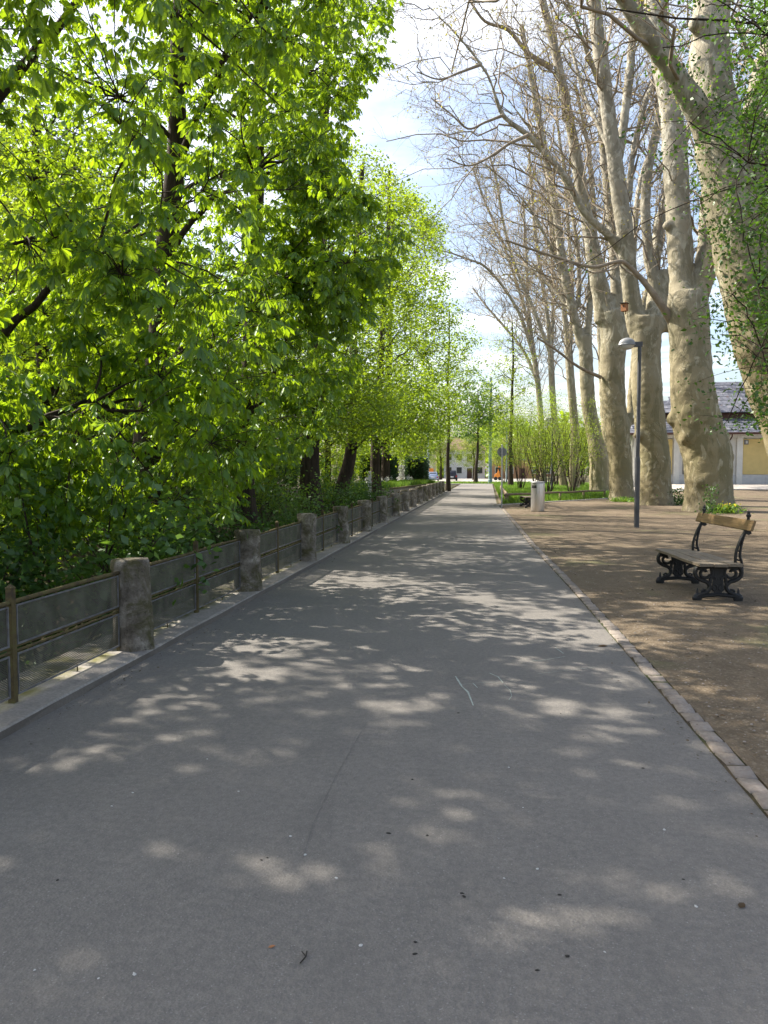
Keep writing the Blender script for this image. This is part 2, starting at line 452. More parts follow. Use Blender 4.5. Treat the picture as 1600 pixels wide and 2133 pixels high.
    M['pale_mast'] = simple('pale_mast_paint', (0.45, 0.52, 0.56), 0.5, 0.1, 0.1, 2, 0.05)
    M['rail_wood'] = simple('rail_wood', (0.16, 0.12, 0.075), 0.85, 0, 0.35, 6, 0.4)
    M['stucco'] = simple('white_stucco', (0.62, 0.60, 0.56), 0.9, 0, 0.08, 2.5, 0.25)
    M['ochre'] = simple('ochre_render', (0.58, 0.44, 0.18), 0.9, 0, 0.08, 2.5, 0.25)
    M['plinth'] = simple('plinth_stone', (0.50, 0.49, 0.48), 0.9, 0, 0.1, 3, 0.25)
    t = NT('slate_roof')
    oc = t.coord(); br = t.n('ShaderNodeTexBrick'); t.l(t.coord('Object', (1, 1, 1)), br.inputs[0])
    f = t.voro(3.2, out='Color')
    c = t.ramp(f, [(0.2, (0.095, 0.10, 0.12)), (0.6, (0.135, 0.14, 0.165)), (0.9, (0.19, 0.19, 0.21))])
    c = t.mix(t.ramp(t.noise(2.6, 5, 0.7), [(0.60, 0.0), (0.68, 0.55)]), c, (0.20, 0.11, 0.07))
    M['slate'] = t.done(c, 0.6, t.bump(t.voro(3.2), 0.4, 0.05))
    M['gutter'] = simple('copper_brown_gutter', (0.09, 0.045, 0.035), 0.5, 0.4, 0.2, 5, 0.05)
    M['cream'] = simple('cream_facade', (0.66, 0.60, 0.46), 0.9, 0, 0.07, 1.2, 0.1)
    M['pale'] = simple('pale_facade', (0.70, 0.68, 0.65), 0.9, 0, 0.07, 1.2, 0.1)
    M['rust'] = simple('orange_brown_facade', (0.40, 0.22, 0.12), 0.9, 0, 0.1, 1.2, 0.1)
    M['tile'] = simple('brown_tile', (0.16, 0.10, 0.075), 0.85, 0, 0.25, 3, 0.3)
    M['glass'] = simple('window_glass', (0.03, 0.035, 0.04), 0.12, 0, 0.1, 2, 0, 0.7)
    M['orange'] = simple('orange_paint', (0.62, 0.22, 0.03), 0.55, 0, 0.1, 4, 0.05)
    M['street'] = simple('pale_street', (0.34, 0.32, 0.29), 0.9, 0, 0.12, 0.4, 0.2)
    M['paving'] = simple('pale_paving', (0.36, 0.33, 0.29), 0.9, 0, 0.12, 1.5, 0.3)
    M['lawn'] = simple('lawn_soil', (0.050, 0.085, 0.020), 0.95, 0, 0.35, 3, 0.5)
    M['car_black'] = simple('black_car_paint', (0.016, 0.017, 0.022), 0.25, 0.3, 0.1, 3, 0, 0.6)
    M['car_blue'] = simple('silver_blue_car_paint', (0.25, 0.30, 0.40), 0.3, 0.4, 0.1, 3, 0, 0.6)
    M['car_white'] = simple('white_car_paint', (0.65, 0.66, 0.68), 0.3, 0.1, 0.05, 3, 0, 0.6)
    M['red_lens'] = simple('red_lens', (0.35, 0.01, 0.01), 0.25, 0, 0.1, 3, 0)
    M['plate'] = simple('number_plate', (0.7, 0.7, 0.68), 0.4, 0, 0.02, 3, 0)
    M['chalk'] = simple('chalk', (0.31, 0.35, 0.32), 0.95, 0, 0.2, 30, 0)
    M['tar'] = simple('dark_seam', (0.115, 0.112, 0.107), 0.9, 0, 0.2, 30, 0)
    M['stain'] = simple('dark_crumb', (0.02, 0.018, 0.015), 0.9, 0, 0.2, 30, 0)
    M['white_crumb'] = simple('white_crumb', (0.44, 0.44, 0.42), 0.8, 0, 0.1, 30, 0)
    M['box_wood'] = simple('nest_box_wood', (0.30, 0.13, 0.055), 0.8, 0, 0.2, 10, 0.2)
    M['plaque'] = simple('grey_plaque', (0.11, 0.11, 0.11), 0.5, 0, 0.1, 8, 0)
    M['retaining'] = simple('retaining_wall', (0.20, 0.18, 0.145), 0.92, 0, 0.3, 2.2, 0.5)
make_materials()
# ------------------------------------------------------------------ ground
def ss(a, b, x):
    t = np.clip((np.asarray(x, float) - a) / (b - a), 0, 1); return t * t * (3 - 2 * t)
def redge(y): return np.interp(y, [-6, 3.7, 10, 17, 23, 33, 38, 59, 90], [1.36, 1.31, 1.18, 0.98, 0.88, 0.70, 0.58, 0.70, 0.85])
def plaza_z(x, y): return 0.55 * ss(36, 58, y) * ss(8.5, 14, x)
def wob(x, y, s=1.0):
    return (np.sin(x*1.7*s + 1.3) * np.cos(y*1.3*s + .4) + 0.6*np.sin(x*3.1*s - y*2.3*s + 2.) + 0.4*np.sin(y*5.2*s + x*1.1*s)) / 2
def ground_z(x, y):
    x = np.asarray(x, float); y = np.asarray(y, float)
    right = plaza_z(x, y) - 0.09
    ditch = -0.55 - 0.75 * ss(-3.6, -5.2, x) + 1.55 * ss(-5.6, -9.5, x) + 1.1 * ss(-9, -22, x) + 0.12 * wob(x, y)
    far = -0.12 + 0.5 * ss(-6, -20, x)
    left = ditch + (far - ditch) * ss(31, 40, y)
    k = ss(-3.35, -3.7, x)
    return right * (1 - k) + left * k

def grid_sheet(name, xs, ys, zf, mat, kind='structure'):
    X, Y = np.meshgrid(xs, ys)
    Z = zf(X, Y)
    V = np.stack([X, Y, np.broadcast_to(Z, X.shape)], -1).reshape(-1, 3)
    nx, ny = len(xs), len(ys)
    i = np.arange((ny - 1) * (nx - 1)); r, c = i // (nx - 1), i % (nx - 1); a = r * nx + c
    o = link(name, mesh_np(name, V, np.stack([a, a + 1, a + nx + 1, a + nx], 1), mat, True))
    return tag(o, kind=kind)

xs = np.concatenate([[-600, -200, -90, -50, -35], np.arange(-28, -3, 0.35), [-3.3, -3.2, -3, 0, 4, 8], np.arange(8.5, 15, .8), [20, 30, 45, 80, 200, 600]])
ys = np.concatenate([[-60, -20], np.arange(-8, 46, 0.6), np.arange(46, 64, 2.0), [70, 90, 130, 200, 400, 900]])
grid_sheet('ground', xs, ys, ground_z, M['soil'])

# asphalt path, a slight camber
py = np.concatenate([np.arange(-6, 30, 1.0), np.arange(30, 96, 3.0)])
V = []; nxp = 9
for y in py:
    x1 = float(redge(y))
    for t in np.linspace(0, 1, nxp):
        x = -2.88 + (x1 + 0.02 + 2.88) * t
        V.append((x, y, 0.012 * (1 - (2*t-1)**2) - 0.006))
nyp = len(py); i = np.arange((nyp-1)*(nxp-1)); r_, c_ = i // (nxp-1), i % (nxp-1); a_ = r_*nxp + c_
path = link('path', mesh_np('path', V, np.stack([a_, a_+1, a_+nxp+1, a_+nxp], 1), M['asphalt'], True))
tag(path, kind='structure')
# cross path at the far end, lawn strip, pale street beyond
def sheet(name, poly, z, mat, kind='structure'):
    o = link(name, mesh_np(name, [(x, y, z) for x, y in poly], np.array([list(range(len(poly)))]), mat))
    return tag(o, kind=kind)
sheet('cross_path', [(-60, 93.05), (45, 93.05), (45, 97), (-60, 97)], 0.002, M['asphalt'])
sheet('lawn_strip', [(-60, 97.02), (45, 97.02), (45, 106), (-60, 106)], 0.01, M['lawn'])
sheet('street', [(-150, 106.02), (150, 106.02), (150, 158), (-150, 158)], 0.0, M['street'])

# earth square to the right of the path
pxs = np.concatenate([[0.0, 0.01], [0.3, .8, 1.5], np.arange(2.5, 16, 0.7), [18, 22, 30, 45]])
py2 = np.concatenate([np.arange(-6, 40, 1.0), np.arange(40, 62, 1.5)])
V = []
for y in py2:
    e = float(redge(y)) + 0.125
    for x in pxs:
        xx = e + x
        V.append((xx, y, float(plaza_z(xx, y)) + 0.004 + 0.014 * float(wob(xx, y, 1.4)) * min(1, x) + 0.01*min(1,x)))
npx = len(pxs); i = np.arange((len(py2)-1)*(npx-1)); r_, c_ = i // (npx-1), i % (npx-1); a_ = r_*npx + c_
earth = link('earth_square', mesh_np('earth_square', V, np.stack([a_, a_+1, a_+npx+1, a_+npx], 1), M['earth'], True))
tag(earth, kind='structure')
# pale paved lane in front of the pavilion
lx = np.linspace(9, 46, 26); ly = np.linspace(50.5, 61.8, 9)
grid_sheet('paved_lane', lx, ly, lambda x, y: plaza_z(x, y) + 0.045, M['paving'])

# ---- row of setts along the right edge of the path
edging = link('sett_edging', mesh_np('sett_edging',
    [p for y in np.arange(-1, 62, 1.5) for p in ((redge(y), y, -0.004), (redge(y) + 0.14, y, -0.004))],
    np.array([(2*k, 2*k+1, 2*k+3, 2*k+2) for k in range(len(np.arange(-1, 62, 1.5)) - 1)]), M['soil']))
tag(edging, kind='structure')
def sett_mesh(seed):
    rs = random.Random(seed)
    w, l, h = 0.058, 0.085, 0.06
    V = []
    for z, f in ((-h, 1.0), (-0.006, 1.0), (0.004, 0.86)):
        for sx, sy in ((-1, -1), (1, -1), (1, 1), (-1, 1)):
            V.append((sx * w * f + rs.uniform(-.008, .008), sy * l * f + rs.uniform(-.008, .008), z + (rs.uniform(-.004, .004) if z > -0.05 else 0)))
    F = [(8, 9, 10, 11)]
    for b in (0, 4):
        for k in range(4): F.append((b+k, b+(k+1) % 4, b+4+(k+1) % 4, b+4+k))
    return mesh_np('sett', V, [np.array(F)], M['sett'])
sett_meshes = [sett_mesh(s) for s in range(8)]
y = 1.2; k = 0
rs = random.Random(3)
while y < 33 and k < 170:
    o = link('sett', sett_meshes[rs.randrange(8)], edging, (float(redge(y)) + 0.068 + rs.uniform(-.006, .006), y, 0.002 + rs.uniform(-.004, .004)))
    o.rotation_euler = (rs.uniform(-.03, .03), rs.uniform(-.04, .04), rs.uniform(-.05, .05) + rs.choice((0, math.pi)))
    y += rs.uniform(0.178, 0.20); k += 1

# ---- chalk lines and a seam on the asphalt
def strip(pts, w, z, mb):
    P = [np.array(G(u, v)[:2]) for u, v in pts]
    fine = []
    for a, b in zip(P[:-1], P[1:]):
        for t in np.linspace(0, 1, 6)[:-1]: fine.append(a + (b - a) * t)
    fine.append(P[-1]); P = np.array(fine)
    T = np.gradient(P, axis=0); T /= np.linalg.norm(T, axis=1)[:, None]; N = np.stack([-T[:, 1], T[:, 0]], 1)
    rr = np.random.default_rng(int(w * 1e5))
    ww = w * rr.uniform(0.5, 1.2, len(P))
    V = []
    for p, n, q in zip(P, N, ww):
        for s in (-1, 1):
            xx, yy = p + n * q * s; t = (xx + 2.88) / (float(redge(yy)) + 2.90)
            V.append((xx, yy, 0.012 * (1 - (2*t-1)**2) - 0.006 + z))
    mb.add(V, [(2*k, 2*k+1, 2*k+3, 2*k+2) for k in range(len(P) - 1)])
mb = MB()
strip([(949, 1411), (962, 1432), (975, 1444), (986, 1472)], 0.007, 0.004, mb)
strip([(1020, 1404), (1038, 1412), (1048, 1424)], 0.005, 0.004, mb)
strip([(985, 1425), (995, 1435)], 0.004, 0.004, mb)
strip([(1157, 1350), (1174, 1362)], 0.006, 0.004, mb)
strip([(1105, 1379), (1140, 1375), (1178, 1368)], 0.004, 0.004, mb)
link('chalk_drawing', mb.mesh('chalk_drawing', M['chalk']), path)
mb = MB()
strip([(1050, 1428), (1063, 1440), (1066, 1452), (1060, 1460)], 0.0025, 0.004, mb)
strip([(960, 1428), (1000, 1424), (1045, 1423)], 0.002, 0.004, mb)
strip([(1120, 1405), (1240, 1390)], 0.002, 0.004, mb)
link('faint_chalk_line', mb.mesh('faint_chalk_line', M['chalk']), path)
mb = MB(); strip([(632, 1790), (652, 1720), (700, 1620), (765, 1505)], 0.0016, 0.003, mb)
link('tar_seam', mb.mesh('tar_seam', M['tar']), path)

# ------------------------------------------------------------------ kerb sill with stone pillars and wire fence
FX = -3.12; PY0 = 6.35; PS = 3.3; NP = 16        # fence line, first pillar, spacing
mb = MB()
sy = np.concatenate([np.arange(-4, 30, 0.8), np.arange(30, 60.5, 2.0)])
prof = [(-2.85, -0.03), (-2.862, 0.038), (-2.885, 0.05), (-3.52, 0.055), (-3.55, 0.04), (-3.62, -1.7)]
V = []
rs = random.Random(5)
for y in sy:
    for k, (x, z) in enumerate(prof):
        V.append((x + (rs.uniform(-.008, .008) if k < 3 else 0), y, z + (rs.uniform(-.004, .004) if 0 < k < 5 else 0)))
n = len(prof)
mb.add(V, [(a*n+b, a*n+b+1, (a+1)*n+b+1, (a+1)*n+b) for a in range(len(sy)-1) for b in range(n-1)])
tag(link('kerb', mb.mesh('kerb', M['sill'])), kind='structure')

ORD = ['nearest', 'second', 'third', 'fourth', 'fifth', 'sixth', 'seventh', 'eighth', 'ninth', 'tenth', 'eleventh', 'twelfth',
       'thirteenth', 'fourteenth', 'fifteenth', 'sixteenth', 'seventeenth', 'eighteenth']
def pillar_mesh(seed):
    rr = np.random.default_rng(seed)
    n = 30; rows = [(-0.02, 1.14), (0.03, 1.08), (0.10, 1.02), (0.25, 0.98), (0.40, 0.95), (0.55, 0.93), (0.68, 0.92), (0.72, 0.94), (0.775, 0.93), (0.80, 0.86), (0.805, 0.5), (0.808, 0.02)]
    V = []
    ph = rr.uniform(0, 6.28, 8)
    for (z, f) in rows:
        for k in range(n):
            a = 2 * math.pi * k / n
            # rounded front towards +X, longer squarish back
            c, s = math.cos(a), math.sin(a)
            ex = 0.152
            X = (ex * c) if c > 0 else -0.19 * abs(c) ** 0.7
            Y = ex * (abs(s) ** (0.95 if c > 0 else 0.75)) * (1 if s > 0 else -1)
            if c <= 0 and z > 0.7: X *= 1.06
            d = 1 + 0.045 * math.sin(3*a + ph[0] + z*7) + 0.035 * math.sin(5*a + ph[1] - z*13) + 0.03 * math.sin(9*a + ph[2] + z*21) + rr.uniform(-.035, .035)
            V.append((X * f * d, Y * f * d, z + rr.uniform(-.006, .006) * (z < .8)))
    F = [(i*n+k, i*n+(k+1) % n, (i+1)*n+(k+1) % n, (i+1)*n+k) for i in range(len(rows)-1) for k in range(n)]
    return mesh_np('stone_pillar', V, np.array(F), M['pillar'], True)
pm = [pillar_mesh(s) for s in range(9)]
for k in range(-1, NP):
    o = link('stone_pillar', pm[(k * 4) % 9], None, (-3.04, PY0 + PS * k, 0.05))
    o.scale = (random.uniform(.97, 1.03), random.uniform(.97, 1.04), random.uniform(.975, 1.02))
    o.rotation_euler = (random.uniform(-.022, .022), random.uniform(-.022, .022), random.uniform(-.12, .12))
    if k < 0: lab = 'mossy stone pillar beside the camera, cut off at the left edge'
    elif k == 0: lab = 'mossy stone pillar with flaking top, nearest of the row left of the path'
    elif k == NP - 1: lab = 'last and farthest mossy stone pillar, beside a thin dark tree trunk'
    else: lab = f'mossy stone pillar, {ORD[k]} from the camera in the fence row'
    tag(o, lab, 'pillar', 'stone pillars of the fence')

# one bay of the fence: post, rails, four framed mesh panels
def quad_yz(y0, y1, z0, z1, x=0.0): return [(x, y0, z0), (x, y1, z0), (x, y1, z1), (x, y0, z1)]
HB = PS / 2
panels = [(-HB + .17, -.055, .055, .315), (.055, HB - .17, .055, .315), (-HB + .17, -.055, .395, .645), (.055, HB - .17, .395, .645)]
mesh_me = [mesh_np('mesh_panel', quad_yz(*p), np.array([[0, 1, 2, 3]]), M['mesh']) for p in panels]
def frame_me(p):
    y0, y1, z0, z1 = p; w = .011; mb = MB()
    mb.box((.002, y0 - w, z0 - w), (.014, y1 + w, z0)); mb.box((.002, y0 - w, z1), (.014, y1 + w, z1 + w))
    mb.box((.002, y0 - w, z0), (.014, y0, z1)); mb.box((.002, y1, z0), (.014, y1 + w, z1))
    return mb.mesh('frame', M['frame'])
frames_me = [frame_me(p) for p in panels]
def rail_me(z, r, sag=.006, seed=0):
    rr = np.random.default_rng(seed); ysr = np.linspace(-HB + .13, HB - .13, 14)
    return MB().tube([(rr.uniform(-.003, .003), y, z + sag * math.sin(y * 2.2) + rr.uniform(-.003, .003)) for y in ysr], r * rr.uniform(.9, 1.15, 14), 7, ref=(1, 0, 0)).mesh('top_rail', M['rail'], True)
top_me = [rail_me(.675, .016, seed=s) for s in range(3)]
midu_me, midl_me = rail_me(.372, .010, .002, 5), rail_me(.340, .010, .002, 6)
mb = MB(); mb.box((-.022, -.022, -.02), (.022, .022, .775)); mb.add([(-.026, -.026, .775), (.026, -.026, .775), (.026, .026, .775), (-.026, .026, .775), (0, 0, .80)], [(0, 1, 4), (1, 2, 4), (2, 3, 4), (3, 0, 4)])
post_me = mb.mesh('post', M['rail'])
epost_me = MB().box((-.013, -.013, -.02), (.013, .013, .68)).mesh('end_post', M['rail'])
pin_me = MB().tube([(0, 0, -.02), (.004, .003, .02), (0, .004, .058)], .006, 6, ref=(1, 0, 0)).mesh('support_pin', M['rail'])
for k in range(-1, NP - 1):
    root = empty('mesh_fence_bay', (FX, PY0 + PS * (k + .5), .05))
    if k == -1: lab = 'rusty wire mesh fence bay with a capped post, nearest, cut by the left edge'
    elif k == 0: lab = 'wire mesh fence bay between the two nearest stone pillars'
    else: lab = f'wire mesh fence bay between the {ORD[k]} and {ORD[k+1]} stone pillars'
    tag(root, lab, 'fence', 'wire mesh bays between the pillars')
    for j in range(4):
        m_ = link('mesh_panel', mesh_me[j], root); link('frame', frames_me[j], m_)
    link('top_rail', top_me[k % 3], root)
    link('middle_rail', midu_me, root); link('middle_rail', midl_me, root)
    link('post', post_me, root)
    for s in (-1, 1):
        link('end_post', epost_me, root, (-.005, s * (HB - .145), 0))
        link('support_pin', pin_me, root, (.005, s * .8, 0))
# ------------------------------------------------------------------ trees: shared growing tools
def smooth_noise(P, s, seed):
    rr = np.random.default_rng(seed); out = np.zeros(len(P))
    for k in range(6):
        d = rr.normal(size=3) * s * (1 + .5 * k); d[2] *= 1.3
        out += np.sin(P @ d + rr.uniform(0, 6.28)) / (1 + .4 * k)
    return out / 3
def norm(v): return v / (np.linalg.norm(v, axis=-1, keepdims=True) + 1e-9)
def tubes(P, Rd, S):
    """P (B,n,3), Rd (B,n) -> vertices and quads of B tubes with S sides"""
    B, n, _ = P.shape
    T = norm(np.gradient(P, axis=1))
    d = np.abs(P[:, -1] - P[:, 0]); ref = np.eye(3)[np.argmin(d, axis=1)][:, None, :]
    A = norm(np.cross(T, np.broadcast_to(ref, T.shape))); Bv = np.cross(T, A)
    a = 2 * np.pi * np.arange(S) / S
    V = P[:, :, None, :] + Rd[:, :, None, None] * (np.cos(a)[None, None, :, None] * A[:, :, None, :] + np.sin(a)[None, None, :, None] * Bv[:, :, None, :])
    idx = np.arange(B * n * S).reshape(B, n, S)
    r1 = np.roll(idx, -1, axis=2)
    F = np.stack([idx[:, :-1], r1[:, :-1], r1[:, 1:], idx[:, 1:]], -1).reshape(-1, 4)
    return V.reshape(-1, 3), F
class Acc:
    def __init__(s): s.V = []; s.F = []; s.n = 0
    def add(s, V, F):
        if len(V): s.V.append(V); s.F.append(F + s.n); s.n += len(V)
    def mesh(s, name, mat, smooth=True): return mesh_np(name, np.concatenate(s.V), np.concatenate(s.F), mat, smooth)

def kids(P, Rd, k, t0, L, ang, rscale, n, up, rg, rmin=0.003, tpow=1.0):
    """k child branches on each parent branch"""
    B, m, _ = P.shape
    t = t0 + (1 - t0) * ((np.arange(k)[None, :] + rg.random((B, k))) / k) ** tpow
    f = np.clip(t * (m - 1), 0, m - 1.001); i = f.astype(int); w = f - i
    bi = np.arange(B)[:, None]
    p0 = P[bi, i] * (1 - w)[..., None] + P[bi, i + 1] * w[..., None]
    r0 = np.maximum((Rd[bi, i] * (1 - w) + Rd[bi, i + 1] * w) * rscale, rmin)
    T = norm(P[bi, i + 1] - P[bi, i])
    q = rg.normal(size=(B, k, 3)); q = norm(q - (q * T).sum(-1, keepdims=True) * T)
    an = R(ang) * rg.uniform(.6, 1.3, (B, k, 1))
    D = np.cos(an) * T + np.sin(an) * q; D[..., 2] += up; D = norm(D)
    ln = rg.uniform(L[0], L[1], (B, k, 1)) * (1.15 - .55 * t[..., None])
    bend = rg.normal(size=(B, k, 3)) * .22; bend[..., 2] += up * .5
    s = np.linspace(0, 1, n)[None, None, :, None]
    wig = rg.normal(size=(B, k, n, 3)) * .035; wig[:, :, 0] = 0
    C = p0[:, :, None] + ln[:, :, None] * (s * D[:, :, None] + s * s * bend[:, :, None] + wig)
    rr = r0[..., None] * np.linspace(1, .35, n)[None, None]
    return C.reshape(B * k, n, 3), rr.reshape(B * k, n)

def frames(X, Z):
    X = norm(X); Yv = norm(np.cross(Z, X)); Zv = np.cross(X, Yv)
    return np.stack([X, Yv, Zv], -1)          # columns
def scatter(Vt, Ft, Mx, T):
    """copies of a template (m,3),(f,4) by matrices (N,3,3) and offsets"""
    V = np.einsum('nij,mj->nmi', Mx, Vt) + T[:, None, :]
    F = Ft[None] + (np.arange(len(T)) * len(Vt))[:, None, None]
    return V.reshape(-1, 3), F.reshape(-1, Ft.shape[1])

# palmate chestnut leaf
def palmate(seed, fine=True):
    rr = np.random.default_rng(seed)
    angs = [-108, -70, -35, 0, 35, 70, 108]; lens = [.085, .125, .155, .17, .155, .125, .085]
    if not fine: angs = [-95, -48, 0, 48, 95]; lens = [.10, .145, .17, .145, .10]
    V = []; F = []
    for a, L in zip(angs, lens):
        a = R(a + rr.uniform(-7, 7)); L *= rr.uniform(.88, 1.12); dr = R(rr.uniform(22, 52))
        dx = np.array([math.cos(a) * math.cos(dr), math.sin(a) * math.cos(dr), -math.sin(dr)])
        dy = np.array([-math.sin(a), math.cos(a), 0.0]); nz = np.cross(dx, dy)
        Wd = L * (.185 if fine else .22); b = len(V)
        if fine:
            prof = [(0, 0, 0), (.42, .62, .02), (.70, 1.0, .025), (1.0, 0, -.05), (.70, -1.0, .025), (.42, -.62, .02)]
            V += [dx * L * t + dy * Wd * w + nz * (h - (.10 * t * t)) * L * 1.0 for t, w, h in prof]
            V[b + 3] = dx * L + nz * (-.16 * L)
            F += [(b, b + 3, b + 2, b + 1), (b, b + 5, b + 4, b + 3)]
        else:
            V += [dx * L * t + dy * Wd * w for t, w in ((0, 0), (.66, 1), (1, 0), (.66, -1))]
            F += [(b, b + 3, b + 2, b + 1)]
    b = len(V); V += [np.array(p) for p in ((0, .003, 0), (0, -.003, 0), (-.13, -.003, .035), (-.13, .003, .035))]
    F.append((b, b + 1, b + 2, b + 3))
    return np.array(V), np.array(F)
PALM = [palmate(s) for s in range(4)]
PALM_LO = [palmate(20 + s, False) for s in range(3)]
PALM_ME = [mesh_np('leaf', v, f, M['chestnut']) for v, f in PALM]
KITE = (np.array([(0, 0, 0), (.45, -.30, .05), (1, 0, -.06), (.45, .30, .05)], float), np.array([[0, 1, 2, 3]]))

def kmeans(P, k, rg, it=5):
    k = min(k, len(P)); C = P[rg.choice(len(P), k, replace=False)].copy()
    for _ in range(it):
        a = ((P[:, None] - C[None]) ** 2).sum(-1).argmin(1)
        for j in range(k):
            if (a == j).any(): C[j] = P[a == j].mean(0)
    return C, ((P[:, None] - C[None]) ** 2).sum(-1).argmin(1)

def bez(p0, p1, p2, n):
    t = np.linspace(0, 1, n)[:, None]; return (1 - t) ** 2 * p0 + 2 * t * (1 - t) * p1 + t * t * p2
def spline(P, m):
    """Catmull-Rom through the rows of P (any width)"""
    P = np.asarray(P, float); Q = np.vstack([2*P[0] - P[1], P, 2*P[-1] - P[-2]]); out = []
    for i in range(1, len(Q) - 2):
        a, b, c, d = Q[i-1], Q[i], Q[i+1], Q[i+2]
        for t in np.linspace(0, 1, m, endpoint=False):
            out.append(.5 * (2*b + (c - a)*t + (2*a - 5*b + 4*c - d)*t*t + (3*b - a - 3*c + d)*t**3))
    out.append(Q[-2]); return np.array(out)

def in_ellipsoids(n, ells, rg, shell=.45):
    """n points spread over the ellipsoids, thicker towards their shells"""
    vol = np.array([e[3] * e[4] * e[5] * (e[6] if len(e) > 6 else 1) for e in ells]); pick = rg.choice(len(ells), n, p=vol / vol.sum())
    d = norm(rg.normal(size=(n, 3))); r = rg.random(n) ** shell
    E = np.array([e[:6] for e in ells])[pick]
    return E[:, :3] + d * r[:, None] * E[:, 3:6] * (1 + .12 * np.sin(d[:, :1] * 7 + d[:, 1:2] * 5 + d[:, 2:] * 6))

def grow(root, trunk, tr, pts, rg, K=12, sub=9, mat=None, droop=.25, twig_r=.006, sides=(14, 8, 5, 3), rise=.22):
    """trunk polyline -> limbs -> boughs -> twigs that end at pts; returns twig end directions"""
    mat = mat or M['bark']
    ac = Acc()
    tp = spline(trunk, 6); n = len(tp)
    tp = tp + np.stack([.04 * np.sin(np.arange(n) * .9 + 1), .04 * np.cos(np.arange(n) * .7), 0 * np.arange(n)], 1)
    hh = np.linspace(0, 1, n)
    trad = tr * (1 - .72 * hh) * (1 + .55 * np.exp(-hh * 14))
    V, F = tubes(tp[None], trad[None], sides[0]); ac.add(V, F)
    o = link('trunk', ac.mesh('trunk', mat), root)
    ac = Acc()
    C, lab = kmeans(pts, K, rg)
    twP = []; ends = []
    subs = []
    for j in range(len(C)):
        sel = np.where(lab == j)[0]
        if not len(sel): continue
        c = C[j]; hd = np.linalg.norm((tp[:, :2] - c[:2]), axis=1)
        want = c[2] - .55 * hd
        cand = np.arange(int(n * .22), n)
        i = cand[np.argmin(np.abs(tp[cand, 2] - want[cand]))]
        p0 = tp[i]; L = np.linalg.norm(c - p0)
        mid = p0 + (c - p0) * .45 + np.array([rg.normal() * .08 * L, rg.normal() * .08 * L, rise * L])
        lp = bez(p0, mid, c, 12) + rg.normal(size=(12, 3)) * .03 * np.linspace(0, 1, 12)[:, None] * min(L, 3)
        lr = np.linspace(min(trad[i] * .5, .015 * L + .022), .012, 12)
        V, F = tubes(lp[None], lr[None], sides[1]); ac.add(V, F)
        SC, sl = kmeans(pts[sel], max(1, min(sub, len(sel) // 3)), rg, 3)
        for q in range(len(SC)):
            ss_ = sel[sl == q]
            if not len(ss_): continue
            s = SC[q]; dist = np.linalg.norm(lp[2:] - s, axis=1) + .25 * np.abs(np.arange(2, 12) - 8)
            i2 = 2 + int(np.argmin(dist)); a = lp[i2]; L2 = np.linalg.norm(s - a)
            m2 = a + (s - a) * .5 + np.array([rg.normal() * .1, rg.normal() * .1, .18]) * L2
            bp = bez(a, m2, s, 7) + rg.normal(size=(7, 3)) * .02 * min(L2, 2) * np.linspace(0, 1, 7)[:, None]
            br = np.linspace(min(lr[i2] * .7, .008 + .014 * L2), .007, 7)
            subs.append((bp, br))
            P = pts[ss_]
            d = ((P[:, None] - bp[None, 1:]) ** 2).sum(-1).argmin(1) + 1
            p0 = bp[d]; L3 = np.linalg.norm(P - p0, axis=1)[:, None]
            m3 = p0 + (P - p0) * .55 + np.concatenate([rg.normal(size=(len(P), 2)) * .1, np.full((len(P), 1), droop)], 1) * L3
            t = np.linspace(0, 1, 5)[None, :, None]
            tw = (1-t)**2 * p0[:, None] + 2*t*(1-t) * m3[:, None] + t*t * P[:, None]
            twP.append(tw); ends.append((ss_, norm(P - m3)))
    V, F = tubes(np.array([b for b, _ in subs]), np.array([r for _, r in subs]), sides[2]); ac.add(V, F)
    TW = np.concatenate(twP)
    V, F = tubes(TW, np.broadcast_to(np.linspace(twig_r, twig_r * .5, 5)[None], TW.shape[:2]), sides[3]); ac.add(V, F)
    link('branches', ac.mesh('branches', mat), root)
    D = np.zeros_like(pts)
    for s, d in ends: D[s] = d
    return D

